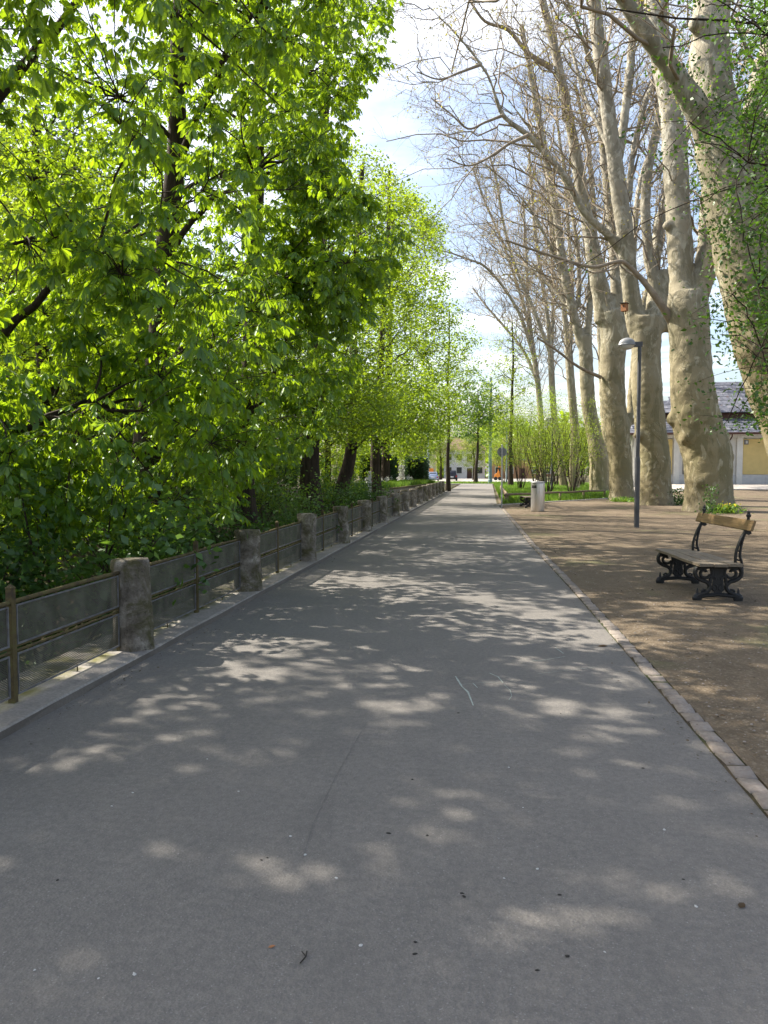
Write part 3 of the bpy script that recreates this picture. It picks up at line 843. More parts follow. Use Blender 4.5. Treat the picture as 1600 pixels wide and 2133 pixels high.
def chestnut_leaves(root, pts, D, rg, per=6, fine=True, singles=300, scale=1.0):
    N = len(pts)
    Z0 = np.array([0, 0, 1.0])
    P = np.repeat(pts, per, 0); Dm = np.repeat(D, per, 0)
    az = (np.tile(np.arange(per), N) / per + np.repeat(rg.random(N), per)) * 2 * np.pi + rg.normal(size=N * per) * .35
    h = np.stack([np.cos(az), np.sin(az), 0 * az], 1)
    X = norm(h + Dm * .35 + np.stack([0 * az, 0 * az, rg.normal(-.12, .28, N * per)], 1))
    Zv = norm(Z0 + rg.normal(size=(N * per, 3)) * .28)
    sc = rg.uniform(.52, 1.14, N * per) * scale
    back = rg.random((N * per, 1)) ** 2 * .35
    T = P - Dm * back + X * .13 * sc[:, None]
    Mx = frames(X, Zv) * sc[:, None, None]
    var = rg.integers(0, 4 if fine else 3, N * per)
    u, v, k = project(T)
    size = np.where((k > 1) & (u > -20) & (u < 1620) & (v > -20) & (v < 2150), sc / np.maximum(k, .1), 0)
    single = np.zeros(len(T), bool)
    if singles: single[np.argsort(-size)[:singles]] = True
    ac = Acc()
    bank = PALM if fine else PALM_LO
    for q in range(len(bank)):
        s = (var == q) & ~single
        if s.any(): ac.add(*scatter(bank[q][0], bank[q][1], Mx[s], T[s]))
    crown = link('crown', ac.mesh('crown', M['chestnut'], False), root)
    crown['kind'] = 'stuff'
    inv = root.matrix_world
    for i in np.where(single)[0]:
        o = bpy.data.objects.new('leaf', PALM_ME[var[i] % 4])
        m4 = Matrix([[*Mx[i][r_], T[i][r_]] for r_ in range(3)] + [[0, 0, 0, 1]])
        o.parent = root; o.matrix_local = m4
        COL.objects.link(o)
    return crown

def small_leaves(root, pts, rg, per, size, mat, spread=(.26, .26, .16), up=.55):
    N = len(pts) * per
    T = np.repeat(pts, per, 0) + rg.normal(size=(N, 3)) * np.array(spread)
    X = norm(rg.normal(size=(N, 3)) * np.array([1, 1, .55]) + np.array([0, 0, -.25]))
    Zv = norm(rg.normal(size=(N, 3)) + np.array([0, 0, up * 2]))
    sc = rg.uniform(.65, 1.3, N) * size
    ac = Acc(); ac.add(*scatter(KITE[0], KITE[1], frames(X, Zv) * sc[:, None, None], T))
    o = link('crown', ac.mesh('crown', mat, False), root); o['kind'] = 'stuff'
    return o

# rows are kept at the origin of the world: a tree's root stands at its base, its parts hold offsets from it
def tree_root(name, base, label, group=None):
    r = empty(name, tuple(base)); tag(r, label, 'tree', group); return r

# ------------------------------------------------------------------ horse chestnuts left of the path
def left_mask(P):
    u, v, k = project(P)
    xm = np.interp(v, [-400, 0, 130, 200, 330, 390, 460, 540, 580, 650, 720, 800, 900, 1100], [880, 850, 830, 775, 735, 770, 880, 885, 840, 800, 780, 760, 700, 560])
    vm = np.interp(u, [-600, 0, 300, 480, 540, 640, 900], [1230, 1165, 1125, 1085, 1010, 955, 915])
    return (k > 4.2) & (u < xm - 25) & (v < vm - 10)
def chestnut(base, trunk, tr, ells, n, label, seed, K=14, sub=10, per=6, fine=True, singles=300, zmin=.6, mask=True, clump=.24, thin_z=7.8):
    rg = np.random.default_rng(seed)
    P = in_ellipsoids(int(n * 5), ells, rg)
    ok = P[:, 2] > zmin
    if mask: ok &= left_mask(P)
    ok &= ~((P[:, 0] > -2.4) & (P[:, 2] < 3.4))
    ok &= smooth_noise(P * [1, 1, 1.7], 1.5, seed + 900) > np.where(P[:, 2] < 4.2, clump - .38, np.where(P[:, 2] < thin_z, clump, -.08)) + np.where((P[:, 0] < -4.8) & (P[:, 2] > 4.5) & (P[:, 1] > 9.9) & (P[:, 1] < 14.5), .22, 0) - np.where(P[:, 0] > -3.7, .4, 0)
    P = P[ok][:n]
    root = tree_root('chestnut_tree', base, label, 'horse chestnuts overhanging the fence')
    b = np.array(base); D = grow(root, np.array(trunk, float) - b, tr, P - b, rg, K, sub)
    T0 = P - b
    # leaves are placed in the tree's own space; the view test needs world space
    global CAM
    CAMs = CAM; CAM = CAM - b
    chestnut_leaves(root, T0, D, rg, per, fine, singles)
    CAM = CAMs
    return root

chestnut((-6.9, 9.0, -.6), [(-6.9, 9.0, -.8), (-6.7, 9.1, 2), (-6.5, 9.0, 5), (-6.2, 9.2, 8), (-6.0, 9.0, 10.0)], .38,
         [(-5.8, 8.4, 6.0, 4.2, 3.8, 3.8), (-5.0, 8.8, 3.2, 2.6, 2.4, 2.2, 2.0), (-5.4, 9.6, 1.8, 2.6, 2.4, 1.6, 4.0), (-9.2, 7.4, 9.6, 3.6, 2.6, 2.4, 1.5), (-5.8, 9.5, 8.8, 3.4, 2.8, 2.0, 1.6)], 1850,
         'horse chestnut with drooping leaf sprays, nearest tree at the left edge', 1)
chestnut((-6.3, 13.6, -.6), [(-6.3, 13.6, -.8), (-6.15, 13.6, 2.5), (-5.8, 13.8, 6), (-5.5, 13.6, 9), (-5.3, 13.4, 12.5)], .30,
         [(-4.7, 13.4, 8.6, 4.6, 3.6, 5.2), (-3.4, 13.0, 5.0, 2.4, 2.4, 2.4, 2.0), (-5.0, 14.2, 2.2, 2.2, 2.0, 1.8, 2.6), (-2.7, 13.2, 5.6, 1.9, 1.7, 1.5, 5.0)], 1700,
         'horse chestnut reaching out over the path, second from the left edge', 2, clump=.30)
chestnut((-5.9, 18.4, -.5), [(-5.9, 18.4, -.7), (-5.85, 18.4, 3), (-5.6, 18.5, 7), (-5.5, 18.6, 11), (-5.2, 18.4, 15)], .27,
         [(-4.6, 18.4, 9.8, 4.4, 3.6, 6.0), (-3.9, 17.8, 4.8, 1.9, 2.2, 2.0, 2.0), (-4.5, 18.0, 3.3, 1.9, 2.6, 1.5, 3.0)], 1250,
         'horse chestnut with straight dark trunk behind the third stone pillar', 3, per=6, fine=False, singles=300, clump=.26)
chestnut((-9.5, 3.0, .3), [(-9.5, 3.0, .1), (-9.3, 3.0, 4), (-9.0, 3.2, 8), (-8.6, 3.0, 11)], .33,
         [(-8.8, 3.4, 8.8, 4.8, 4.6, 3.0), (-9.3, 6.0, 6.4, 2.2, 1.9, 2.2, 1.6), (-7.8, 5.4, 9.0, 2.6, 1.7, 2.2, 2.0)], 2100,
         'horse chestnut beyond the left edge that shades the near asphalt', 4, per=6, fine=False, singles=0, mask=False, zmin=4.2, clump=-1.3)

# ------------------------------------------------------------------ leafy trees further along and behind
def leafy(base, trunk, tr, ells, n, label, seed, per=24, size=.10, mat='maple', K=12, sub=8, group=None, name='leafy_tree', cond=None, spread=(.26, .26, .16), sides=(12, 7, 4, 3), twig=.006, bark=None, clump=None):
    rg = np.random.default_rng(seed); b = np.array(base, float)
    P = in_ellipsoids(n * 4, ells, rg)
    if cond is not None: P = P[cond(P)]
    if clump is not None: P = P[smooth_noise(P * [1, 1, 1.6], 1.15, seed + 700) > np.where(P[:, 2] < 5, clump - .5, clump)]
    P = P[:n]
    root = tree_root(name, base, label, group)
    grow(root, np.array(trunk, float) - b, tr, P - b, rg, K, sub, mat=bark, sides=sides, twig_r=twig)
    small_leaves(root, P - b, rg, per, size, M[mat], spread)
    return root
def sky_line(P):
    u, v, k = project(P)
    return u < np.interp(v, [-900, 300, 370, 430, 600, 650, 700, 780, 900, 1100], [715, 735, 840, 920, 935, 970, 1000, 1020, 1030, 1030])
GL = 'leafy trees beyond the fence'
def off_path(P):
    u, v, k = project(P); return (u < 905) & sky_line(P) & ~((P[:, 0] > -2.6) & (P[:, 2] < 4))
leafy((-5.4, 23.5, -.2), [(-5.4, 23.5, -.4), (-5.35, 23.5, 3), (-5.2, 23.6, 7), (-4.9, 23.5, 12), (-4.8, 23.5, 16)], .33,
      [(-4.8, 23.5, 10.0, 3.8, 3.6, 5.6), (-4.5, 22.6, 4.0, 2.0, 2.6, 1.7, 2.6)], 560, 'maple with thick ribbed trunk close behind the fence', 31, per=26, size=.115, group=GL, cond=off_path, clump=.1)
leafy((-5.6, 28.5, -.1), [(-5.6, 28.5, -.3), (-5.2, 28.6, 1.5), (-4.9, 28.7, 4), (-5.0, 29, 8), (-4.6, 29, 13)], .30,
      [(-4.6, 29, 9.0, 3.6, 4.0, 5.2), (-3.9, 27.0, 3.6, 1.6, 2.2, 1.2, 3.5)], 600, 'dark leaning tree with yellow-lit low spray over the fence', 32, per=26, size=.115, group=GL, cond=off_path, clump=.1)
leafy((-5.3, 37, -.1), [(-5.3, 37, -.3), (-5.2, 37, 4), (-4.9, 37.2, 9), (-4.6, 37.4, 16)], .26,
      [(-4.8, 37.5, 11, 4.0, 4.4, 7.5), (-3.9, 37, 4.4, 2.4, 3.4, 2.2, 2.0)], 780, 'mid green tree standing where the low garden wall begins', 33, per=26, size=.14, group=GL, cond=sky_line, clump=.02)
leafy((-6.4, 49, 0), [(-6.4, 49, -.2), (-6.2, 49, 5), (-6, 49, 12), (-5.8, 49, 19)], .28,
      [(-5.0, 49, 11, 4.4, 5, 8.5), (-3.6, 50, 5.5, 2.4, 4, 2.5, 1.5)], 700, 'tall bright green tree rising above the far hedge', 34, per=26, size=.17, mat='maple', group=GL, cond=sky_line, clump=0.0)
leafy((-2.9, 60.5, 0), [(-2.9, 60.5, -.1), (-2.85, 60.5, 4), (-2.9, 60.6, 9), (-2.8, 60.5, 14)], .16,
      [(-3.3, 60.8, 9.0, 3.6, 3.8, 4.8)], 420, 'thin dark trunked young tree at the end of the fence', 35, per=18, size=.17, mat='maple', group=GL, cond=sky_line)
pt = G(990, 1006); YY = 99.5
pt = W(990, 1006, YY)
leafy((pt[0], YY, 0), [(pt[0], YY, -.1), (pt[0] + .2, YY, 3), (pt[0] + .35, YY, 7), (pt[0] + .3, YY, 12)], .24,
      [(pt[0] + .3, YY, 9.0, 4.0, 3.5, 4.3)], 420, 'young street tree in the lawn strip at the end of the path', 36, per=20, size=.26, mat='midgreen', K=9)
pt = W(1063, 1003, 74)
leafy((pt[0], 74, 0), [(pt[0], 74, -.1), (pt[0], 74, 5), (pt[0] + .15, 74, 10), (pt[0] + .1, 74, 15.5)], .22,
      [(pt[0], 74, 10.5, 2.8, 2.8, 5.5)], 260, 'slim sparsely leaved tree on the lawn right of the path', 37, per=14, size=.17, mat='fresh', K=9)

# woods on the far bank: three kinds, copied
def bank_tree(seed, mat, h, r, label):
    return leafy((0, 0, 0), [(0, 0, -.4), (.1, 0, h * .3), (-.1, .1, h * .6), (0, 0, h * .92)], .26,
                 [(0, 0, h * .58, r, r, h * .44)], 640, label, seed, per=24, size=.15, mat=mat, K=12, sub=7, name='woodland_tree', group='trees on the far bank', spread=(.34, .34, .22))
spots = [(-10, 16.5, 0), (-13.5, 21, 1), (-10, 23.5, 2), (-10.5, 28, 0), (-12, 33.5, 1), (-16.5, 27, 2), (-21, 34.5, 0), (-17.5, 32, 1), (-19, 39, 2), (-12, 42, 0), (-11, 53, 1), (-26, 42, 1), (-24, 48, 0), (-16, 63, 2), (-22, 57, 2), (-9.5, 68, 0)]
kinds = [bank_tree(51, 'maple', 11, 3.8, ''), bank_tree(52, 'fresh', 10, 3.6, ''), bank_tree(53, 'midgreen', 11.5, 3.8, '')]
knames = ['yellow-green', 'pale fresh green', 'deep green']
where = ['close behind the second chestnut', 'on the bank seen past the nearest chestnut', 'just behind the third chestnut', 'behind the thick ribbed trunk', 'behind the dark leaning tree',
         'deep in the wood past the nearest chestnut', 'tall in the back rows at the left', 'deep in the wood behind the second chestnut', 'deep in the wood behind the ribbed trunk',
         'standing behind the garden wall start', 'standing behind the dark hedge', 'in the last row at the far left', 'in the last row behind the second chestnut', 'far behind the dark hedge', 'in the last row behind the garden wall', 'rising behind the far end of the fence']
used = set()
for (x, y, kd), wh in zip(spots, where):
    r = kinds[kd] if kd not in used else copy_tree(kinds[kd])
    used.add(kd)
    r.location = (x, y, float(ground_z(x, y))); r.rotation_euler = (0, 0, random.uniform(0, 6.28))
    s = random.uniform(.9, 1.1) * (1.75 if x < -20 else 1.35 if x < -16 else (.9 if y < 20 else 1.05) if y < 22 else .72 if y < 36 else 1); r.scale = (s, s, s * random.uniform(.92, 1.1))
    r['label'] = f'{knames[kd]} woodland tree {wh}'

# shrubs on the bank (ground to 2.5 m)
def shrub(seed, mat, r, h, stems, n, per, size, name='shrub', spread=(.2, .2, .16)):
    rg = np.random.default_rng(seed)
    root = empty(name)
    az = rg.uniform(0, 6.28, stems); L = h * rg.uniform(.75, 1.1, stems); out = r * rg.uniform(.3, 1.0, stems)
    t = np.linspace(0, 1, 9)[None, :, None]
    d = np.stack([np.cos(az) * out, np.sin(az) * out, L], 1)[:, None, :]
    base = np.stack([np.cos(az) * .12, np.sin(az) * .12, 0 * az - .1], 1)[:, None, :]
    P = base + d * np.concatenate([t ** 1.25, t ** 1.25, t], -1) + rg.normal(size=(stems, 9, 3)) * .03
    ac = Acc(); Rd = np.broadcast_to(np.linspace(.026, .006, 9)[None], (stems, 9)); ac.add(*tubes(P, Rd, 6))
    P2, R2 = kids(P, Rd, 7, .3, (.5 * h / 3, 1.3 * h / 3), 48, .55, 5, .15, rg); ac.add(*tubes(P2, R2, 4))
    link('stems', ac.mesh('stems', M['bark']), root)
    pool = np.concatenate([P2[:, 2:].reshape(-1, 3), P[:, 4:].reshape(-1, 3)])
    small_leaves(root, pool[rg.choice(len(pool), n)], rg, per, size, M[mat], spread)
    return root
bs = [shrub(61, 'midgreen', 1.5, 2.6, 9, 170, 22, .10), shrub(62, 'maple', 1.4, 3.2, 8, 170, 22, .11), shrub(63, 'ivy', 1.6, 2.0, 10, 180, 24, .09)]
bl = ['mid green bush', 'yellow-green bush', 'dark ivy-like bush']
bsp = [(-4.6, 6.8, 2), (-7.3, 11.8, 1), (-4.9, 12.0, 2), (-7.6, 16, 0), (-5.0, 16.2, 2), (-8.4, 20.5, 1), (-4.9, 21.0, 0), (-7.6, 25.5, 1), (-8.5, 30, 0), (-6.8, 33.5, 1), (-9.5, 36, 2), (-4.6, 25.9, 2), (-9.5, 15, 1), (-12, 19, 0), (-13, 22.5, 1), (-14.5, 24.5, 0), (-14, 30, 1), (-13.5, 36.5, 0), (-5.0, 8.4, 0), (-18, 30, 1), (-21, 33, 0), (-15, 45, 1)]
bw = ['in the ditch right behind the nearest pillar', 'on the bank behind the nearest chestnut', 'behind the second stone pillar', 'on the bank between first two chestnuts', 'behind the fence at the fourth pillar', 'on the bank past the third chestnut',
      'beside the thick ribbed trunk', 'on the bank behind the ribbed trunk', 'on the bank behind the leaning tree', 'near the start of the garden wall', 'at the back of the bank near the garden wall', 'close behind the fence below the yellow spray',
      'on the bank behind the first chestnut trunk', 'high on the bank past the first chestnut', 'high on the bank behind the second chestnut', 'high on the bank behind the third chestnut', 'high on the bank left of the leaning tree', 'high on the bank at the garden wall', 'in the ditch behind the second nearest fence bay', 'deep in the wood by the second chestnut', 'deep in the wood by the leaning tree', 'behind the dark hedge']
used = set()
for (x, y, kd), wh in zip(bsp, bw):
    r = bs[kd] if kd not in used else copy_tree(bs[kd])
    used.add(kd)
    s = random.uniform(.8, 1.15) * (1.7 if x < -10 else 1); r.scale = (s, s, s); r.rotation_euler = (0, 0, random.uniform(0, 6.28))
    r.location = (x, y, float(ground_z(x, y)))
    tag(r, f'{bl[kd]} {wh}', 'bush', 'bushes on the bank')

# ivy and low growth over the bank: uncountable
rg = np.random.default_rng(71)
n = 52000
x = -3.7 - rg.random(n) ** 1.3 * 15; y = rg.uniform(3, 40, n)
dens = wob(x, y, .55) + rg.normal(size=n) * .35
kk = dens > -.25; x, y = x[kk], y[kk]; n = len(x)
T = np.stack([x, y, ground_z(x, y) + rg.random(n) ** 2 * .45 + .02], 1)
ac = Acc(); X = norm(rg.normal(size=(n, 3)) * [1, 1, .4]); Zv = norm(rg.normal(size=(n, 3)) * .6 + [0, 0, 1])
ac.add(*scatter(KITE[0], KITE[1], frames(X, Zv) * (rg.uniform(.06, .14, n))[:, None, None], T))
tag(link('ground_ivy', ac.mesh('ground_ivy', M['ivy'], False)), 'dark ivy and low green growth covering the bank behind the fence', 'ivy', kind='stuff')
# ------------------------------------------------------------------ plane trees right of the path
def px_line(L, Y, dY=0.0):
    """(u,v,width) rows seen at depth Y -> world points with radius"""
    out = []
    for i, (u, v, w) in enumerate(L):
        yy = Y + dY * i / max(1, len(L) - 1)
        p = W(u, v, yy); k = (p - CAM) @ _fw
        out.append((*p, w / 2 / 1600 * k))
    return np.array(out)
def extend(L, H, rg, taper=.72):
    """carry a limb on above the frame to about height H"""
    L = list(map(np.array, L))
    while L[-1][2] < H and L[-1][3] > .035:
        d = L[-1] - L[-2]; d3 = d[:3] / (np.linalg.norm(d[:3]) + 1e-6)
        d3 = d3 + rg.normal(size=3) * .10 + np.array([0, 0, .12]); d3 /= np.linalg.norm(d3)
        L.append(np.array([*(L[-1][:3] + d3 * 2.2), L[-1][3] * taper]))
    return np.array(L)
def remeshed(name, V, F, vox, mat, seed, amp=.030):
    me = mesh_np(name, V, F); o = bpy.data.objects.new(name, me); COL.objects.link(o)
    m = o.modifiers.new('r', 'REMESH'); m.mode = 'VOXEL'; m.voxel_size = vox; m.use_smooth_shade = True
    s = o.modifiers.new('s', 'SMOOTH'); s.factor = .5; s.iterations = 6
    dg = bpy.context.evaluated_depsgraph_get(); dg.update()
    out = bpy.data.meshes.new_from_object(o.evaluated_get(dg))
    bpy.data.objects.remove(o); bpy.data.meshes.remove(me)
    n = len(out.vertices); co = np.empty(n * 3, np.float32); out.vertices.foreach_get('co', co); co = co.reshape(-1, 3)
    nv = np.empty(n * 3, np.float32); out.vertices.foreach_get('normal', nv); nv = nv.reshape(-1, 3)
    d = amp * (1.1 * smooth_noise(co, 1.5, seed) + .5 * smooth_noise(co, 4.5, seed + 3) + .3 * smooth_noise(co, 10.0, seed + 2))
    co = co + nv * d[:, None]
    out.vertices.foreach_set('co', co.astype(np.float32).ravel()); out.update()
    out.polygons.foreach_set('use_smooth', np.ones(len(out.polygons), dtype=bool))
    out.materials.clear(); out.materials.append(mat); out.name = name
    return out

def plane_tree(label, Y, trunk, limbs, seed, burls=(), ls=.84, vox=.06, H=27, l2=1.0, zmin=8.5, sides=20, remesh=True, dens=1.0):
    rg = np.random.default_rng(seed)
    tk = px_line(trunk, Y)
    g = tk[0].copy(); g[2] = -.35; g[3] *= 1.12
    tk = np.vstack([g, tk])
    base = np.array([tk[1][0], tk[1][1], 0.0])
    root = tree_root('plane_tree', tuple(base), label, 'plane trees in a row')
    ac = Acc(); runs = []
    def run(L, taper=True):
        S = spline(L, 6); S[:, 3] = np.maximum(S[:, 3], .012)
        n = len(S)
        if remesh:
            a = S[0].copy(); a[3] = .004; b = S[-1].copy(); b[3] = .004
            Q = np.vstack([a, S, b])
        else: Q = S
        V, F = tubes(Q[None, :, :3], Q[None, :, 3], sides); ac.add(V, F); runs.append(S)
    run(tk)
    thin = []
    for L in limbs:
        dY = L.get('dY', 0); P = px_line(L['p'], L.get('Y', Y), dY); P[1:, 3] *= ls
        if L.get('ext', True): P = extend(P, H + rg.uniform(-3, 2), rg)
        if P[0][3] < .14 or L.get('thin'): thin.append(P)
        else: run(P)
    for (u, v, r, yo) in burls:
        p = W(u, v, Y + yo); k = (p - CAM) @ _fw; rr_ = r / 1600 * k
        S = np.array([[p[0], p[1], p[2] + z * rr_, rr_ * math.sqrt(max(.02, 1 - z * z))] for z in np.linspace(-1, 1, 9)])
        V, F = tubes(S[None, :, :3], S[None, :, 3], 14); ac.add(V, F)
    V = np.concatenate(ac.V) - base; F = np.concatenate(ac.F)
    me = remeshed('trunk', V, F, vox, M['plane'], seed) if remesh else mesh_np('trunk', V, F, M['plane'], True)
    link('trunk', me, root); root['trunk_mesh'] = me.name
    # boughs, branchlets and twigs
    ac = Acc(); buds = []
    for P in thin:
        S = spline(P, 5); V, F = tubes(S[None, :, :3], S[None, :, 3], 9); ac.add(V - base, F); runs.append(S)
    for S in runs:
        seg = np.linalg.norm(np.diff(S[:, :3], axis=0), axis=1).sum()
        ok = (S[:, 2] > zmin) & (S[:, 3] < .34)
        if ok.sum() < 4: continue
        Q = S[ok]; ln = np.linalg.norm(np.diff(Q[:, :3], axis=0), axis=1).sum()
        nk = max(3, int(ln * l2 * dens * 1.25))
        P2, R2 = kids(Q[None, :, :3], np.minimum(Q[None, :, 3], .13), nk, 0.0, (2.4, 5.6), 52, .42, 8, .20, rg, .026)
        V, F = tubes(P2, R2, 5); ac.add(V - base, F)
        P3, R3 = kids(P2, R2, 8, .12, (.9, 2.5), 50, .5, 5, .08, rg, .012)
        V, F = tubes(P3, R3, 3); ac.add(V - base, F)
        P4, R4 = kids(P3, R3, 5, .12, (.4, 1.15), 50, .55, 3, -.05, rg, .005 * (1 + max(0, Y - 30) / 50))
        V, F = tubes(P4, R4 , 3); ac.add(V - base, F)
        buds.append(P4[:, -1]); buds.append(P4[:, 1]); buds.append(P3[:, -1])
    if ac.n: link('branches', ac.mesh('branches', M['twig']), root)
    if buds:
        B = np.concatenate(buds) - base; B = B[rg.random(len(B)) < .4]; n = len(B)
        X = norm(rg.normal(size=(n, 3)) + [0, 0, -.3]); Zv = norm(rg.normal(size=(n, 3)))
        a2 = Acc(); a2.add(*scatter(KITE[0], KITE[1], frames(X, Zv) * rg.uniform(.06, .13, n)[:, None, None], B))
        o = link('crown', a2.mesh('crown', M['bud'], False), root); o['kind'] = 'stuff'
    return root

t1 = plane_tree('massive pale plane tree at the right edge, nearest of the row', 20.5,
    [(1735, 1100, 185), (1715, 1040, 160), (1668, 900, 140), (1625, 800, 132), (1592, 700, 128), (1570, 600, 126), (1550, 500, 126), (1527, 400, 120), (1507, 300, 116)],
    [dict(p=[(1512, 350, 80), (1462, 245, 62), (1412, 165, 50), (1362, 92, 42), (1315, 22, 38), (1268, -50, 34)], dY=-1.5),
     dict(p=[(1505, 310, 110), (1492, 220, 92), (1478, 130, 88), (1482, 40, 82), (1490, -60, 74)], dY=.6),
     dict(p=[(1545, 370, 70), (1560, 300, 52), (1575, 200, 46), (1600, 100, 44), (1625, 0, 40)], dY=1.5),
     dict(p=[(1560, 420, 70), (1590, 320, 60), (1630, 200, 52), (1680, 60, 46)], dY=-1.0)], 101,
    burls=[(1452, 50, 20, 0)], vox=.064, l2=.8, zmin=9.5, ls=.9)
plane_tree('pale plane tree with knobbly base directly behind the bench', 31.9,
    [(1477, 1064, 108), (1476, 1030, 96), (1475, 990, 96), (1474, 955, 98), (1467, 925, 98), (1457, 900, 96), (1449, 870, 98), (1446, 840, 92), (1441, 800, 89), (1438, 750, 84), (1436, 700, 80), (1433, 650, 84), (1428, 610, 74)],
    [dict(p=[(1424, 630, 66), (1420, 580, 62), (1417, 520, 61), (1413, 450, 61), (1409, 380, 60), (1404, 300, 59), (1395, 200, 57), (1376, 100, 54), (1363, 0, 52), (1350, -90, 46)], dY=.5),
     dict(p=[(1445, 640, 54), (1463, 600, 45), (1478, 560, 40), (1488, 510, 36), (1497, 440, 32), (1512, 350, 30)], dY=-.8),
     dict(p=[(1450, 600, 38), (1462, 540, 32), (1468, 470, 30), (1472, 400, 28), (1475, 300, 28), (1490, 180, 26)], dY=2.0),
     dict(p=[(1402, 672, 22), (1378, 636, 19), (1342, 588, 14), (1306, 551, 11), (1285, 545, 9), (1232, 556, 8), (1160, 536, 7), (1110, 520, 6), (1053, 500, 5)], dY=-2.5, ext=False, thin=True)], 102,
    burls=[(1408, 872, 18, 0), (1508, 955, 20, 0), (1440, 905, 26, -.35), (1463, 1005, 22, -.45), (1391, 470, 10, -.1), (1495, 980, 22, -.3)], vox=.064, l2=.85)
plane_tree('pale plane tree behind the street lamp, third of the row', 37.4,
    [(1366, 1050, 78), (1364, 1020, 68), (1362, 960, 66), (1357, 900, 63), (1351, 850, 62), (1347, 800, 62), (1346, 750, 58), (1345, 700, 64), (1346, 660, 72)],
    [dict(p=[(1332, 690, 46), (1318, 630, 44), (1309, 560, 42), (1301, 480, 42), (1290, 400, 40), (1276, 300, 38), (1262, 200, 36), (1249, 100, 35), (1237, 0, 33), (1224, -100, 28)], dY=-.6),
     dict(p=[(1360, 680, 38), (1366, 620, 30), (1352, 540, 26), (1345, 450, 24), (1348, 370, 25), (1362, 300, 23), (1374, 240, 22), (1385, 150, 20)], dY=1.6),
     dict(p=[(1368, 690, 36), (1378, 620, 34), (1384, 565, 32)], dY=.5, ext=False),
     dict(p=[(1362, 660, 34), (1364, 570, 28), (1372, 480, 27), (1388, 420, 26), (1408, 350, 24)], dY=3.0),
     dict(p=[(1288, 330, 24), (1300, 250, 23), (1311, 160, 22), (1318, 80, 21), (1326, 0, 19)], dY=1.2),
     dict(p=[(1262, 210, 16), (1235, 140, 13), (1205, 60, 11), (1170, -30, 9)], dY=-3),
     dict(p=[(1280, 330, 14), (1250, 270, 12), (1215, 190, 10), (1190, 100, 8)], dY=3),
     dict(p=[(1308, 420, 16), (1322, 300, 15), (1342, 220, 14), (1362, 170, 13)], dY=2),
     dict(p=[(1302, 530, 26), (1270, 492, 22), (1217, 442, 19), (1181, 375, 17), (1130, 312, 15), (1096, 278, 13), (1048, 240, 12), (1020, 165, 10), (985, 112, 9), (940, 60, 8), (888, 8, 7)], dY=-5, ext=False),
     dict(p=[(1100, 282, 9), (1060, 300, 7), (1015, 330, 6), (975, 345, 4), (930, 330, 3)], Y=33.5, dY=-1, ext=False, thin=True),
     dict(p=[(1000, 135, 7), (960, 150, 6), (915, 165, 4), (870, 150, 3)], Y=32, dY=-1, ext=False, thin=True),
     dict(p=[(1048, 240, 7), (1010, 255, 6), (975, 268, 5), (940, 238, 4), (898, 204, 3)], Y=32.5, dY=-.5, ext=False, thin=True)], 103,
    burls=[(1395, 680, 14, 0), (1330, 905, 10, -.4)], vox=.072, l2=.9)
plane_tree('pale forked plane tree, fourth of the row, left of the street lamp', 43.3,
    [(1296, 1040, 58), (1294, 1010, 49), (1292, 950, 48), (1286, 900, 50), (1280, 850, 48), (1277, 800, 50), (1276, 750, 52), (1280, 700, 56), (1270, 650, 56)],
    [dict(p=[(1262, 670, 46), (1252, 610, 46), (1240, 550, 38), (1228, 480, 34), (1216, 420, 31), (1204, 350, 28), (1190, 270, 26), (1172, 180, 24), (1155, 100, 22), (1135, 20, 20), (1115, -60, 16)], dY=-1),
     dict(p=[(1225, 470, 14), (1190, 400, 12), (1150, 330, 10), (1105, 270, 8), (1065, 215, 6)], dY=-3),
     dict(p=[(1206, 360, 12), (1180, 250, 11), (1170, 150, 9), (1150, 40, 8)], dY=3),
     dict(p=[(1290, 680, 34), (1283, 590, 28), (1277, 510, 24), (1268, 430, 21), (1258, 330, 19), (1252, 230, 17)], dY=2),
     dict(p=[(1300, 700, 28), (1310, 640, 24), (1316, 560, 20), (1322, 480, 18)], dY=2),
     dict(p=[(1298, 900, 26), (1312, 860, 20), (1318, 800, 20), (1326, 720, 20), (1340, 640, 18)], dY=2.5),
     dict(p=[(1150, 142, 14), (1100, 110, 11), (1058, 62, 9), (1010, 44, 7), (975, -5, 6)], dY=-2, Y=42.5, ext=False, thin=True),
     dict(p=[(1252, 786, 8), (1205, 764, 7), (1160, 730, 6), (1120, 704, 5)], dY=-2, Y=43, ext=False, thin=True)], 104, vox=.078, l2=.9)
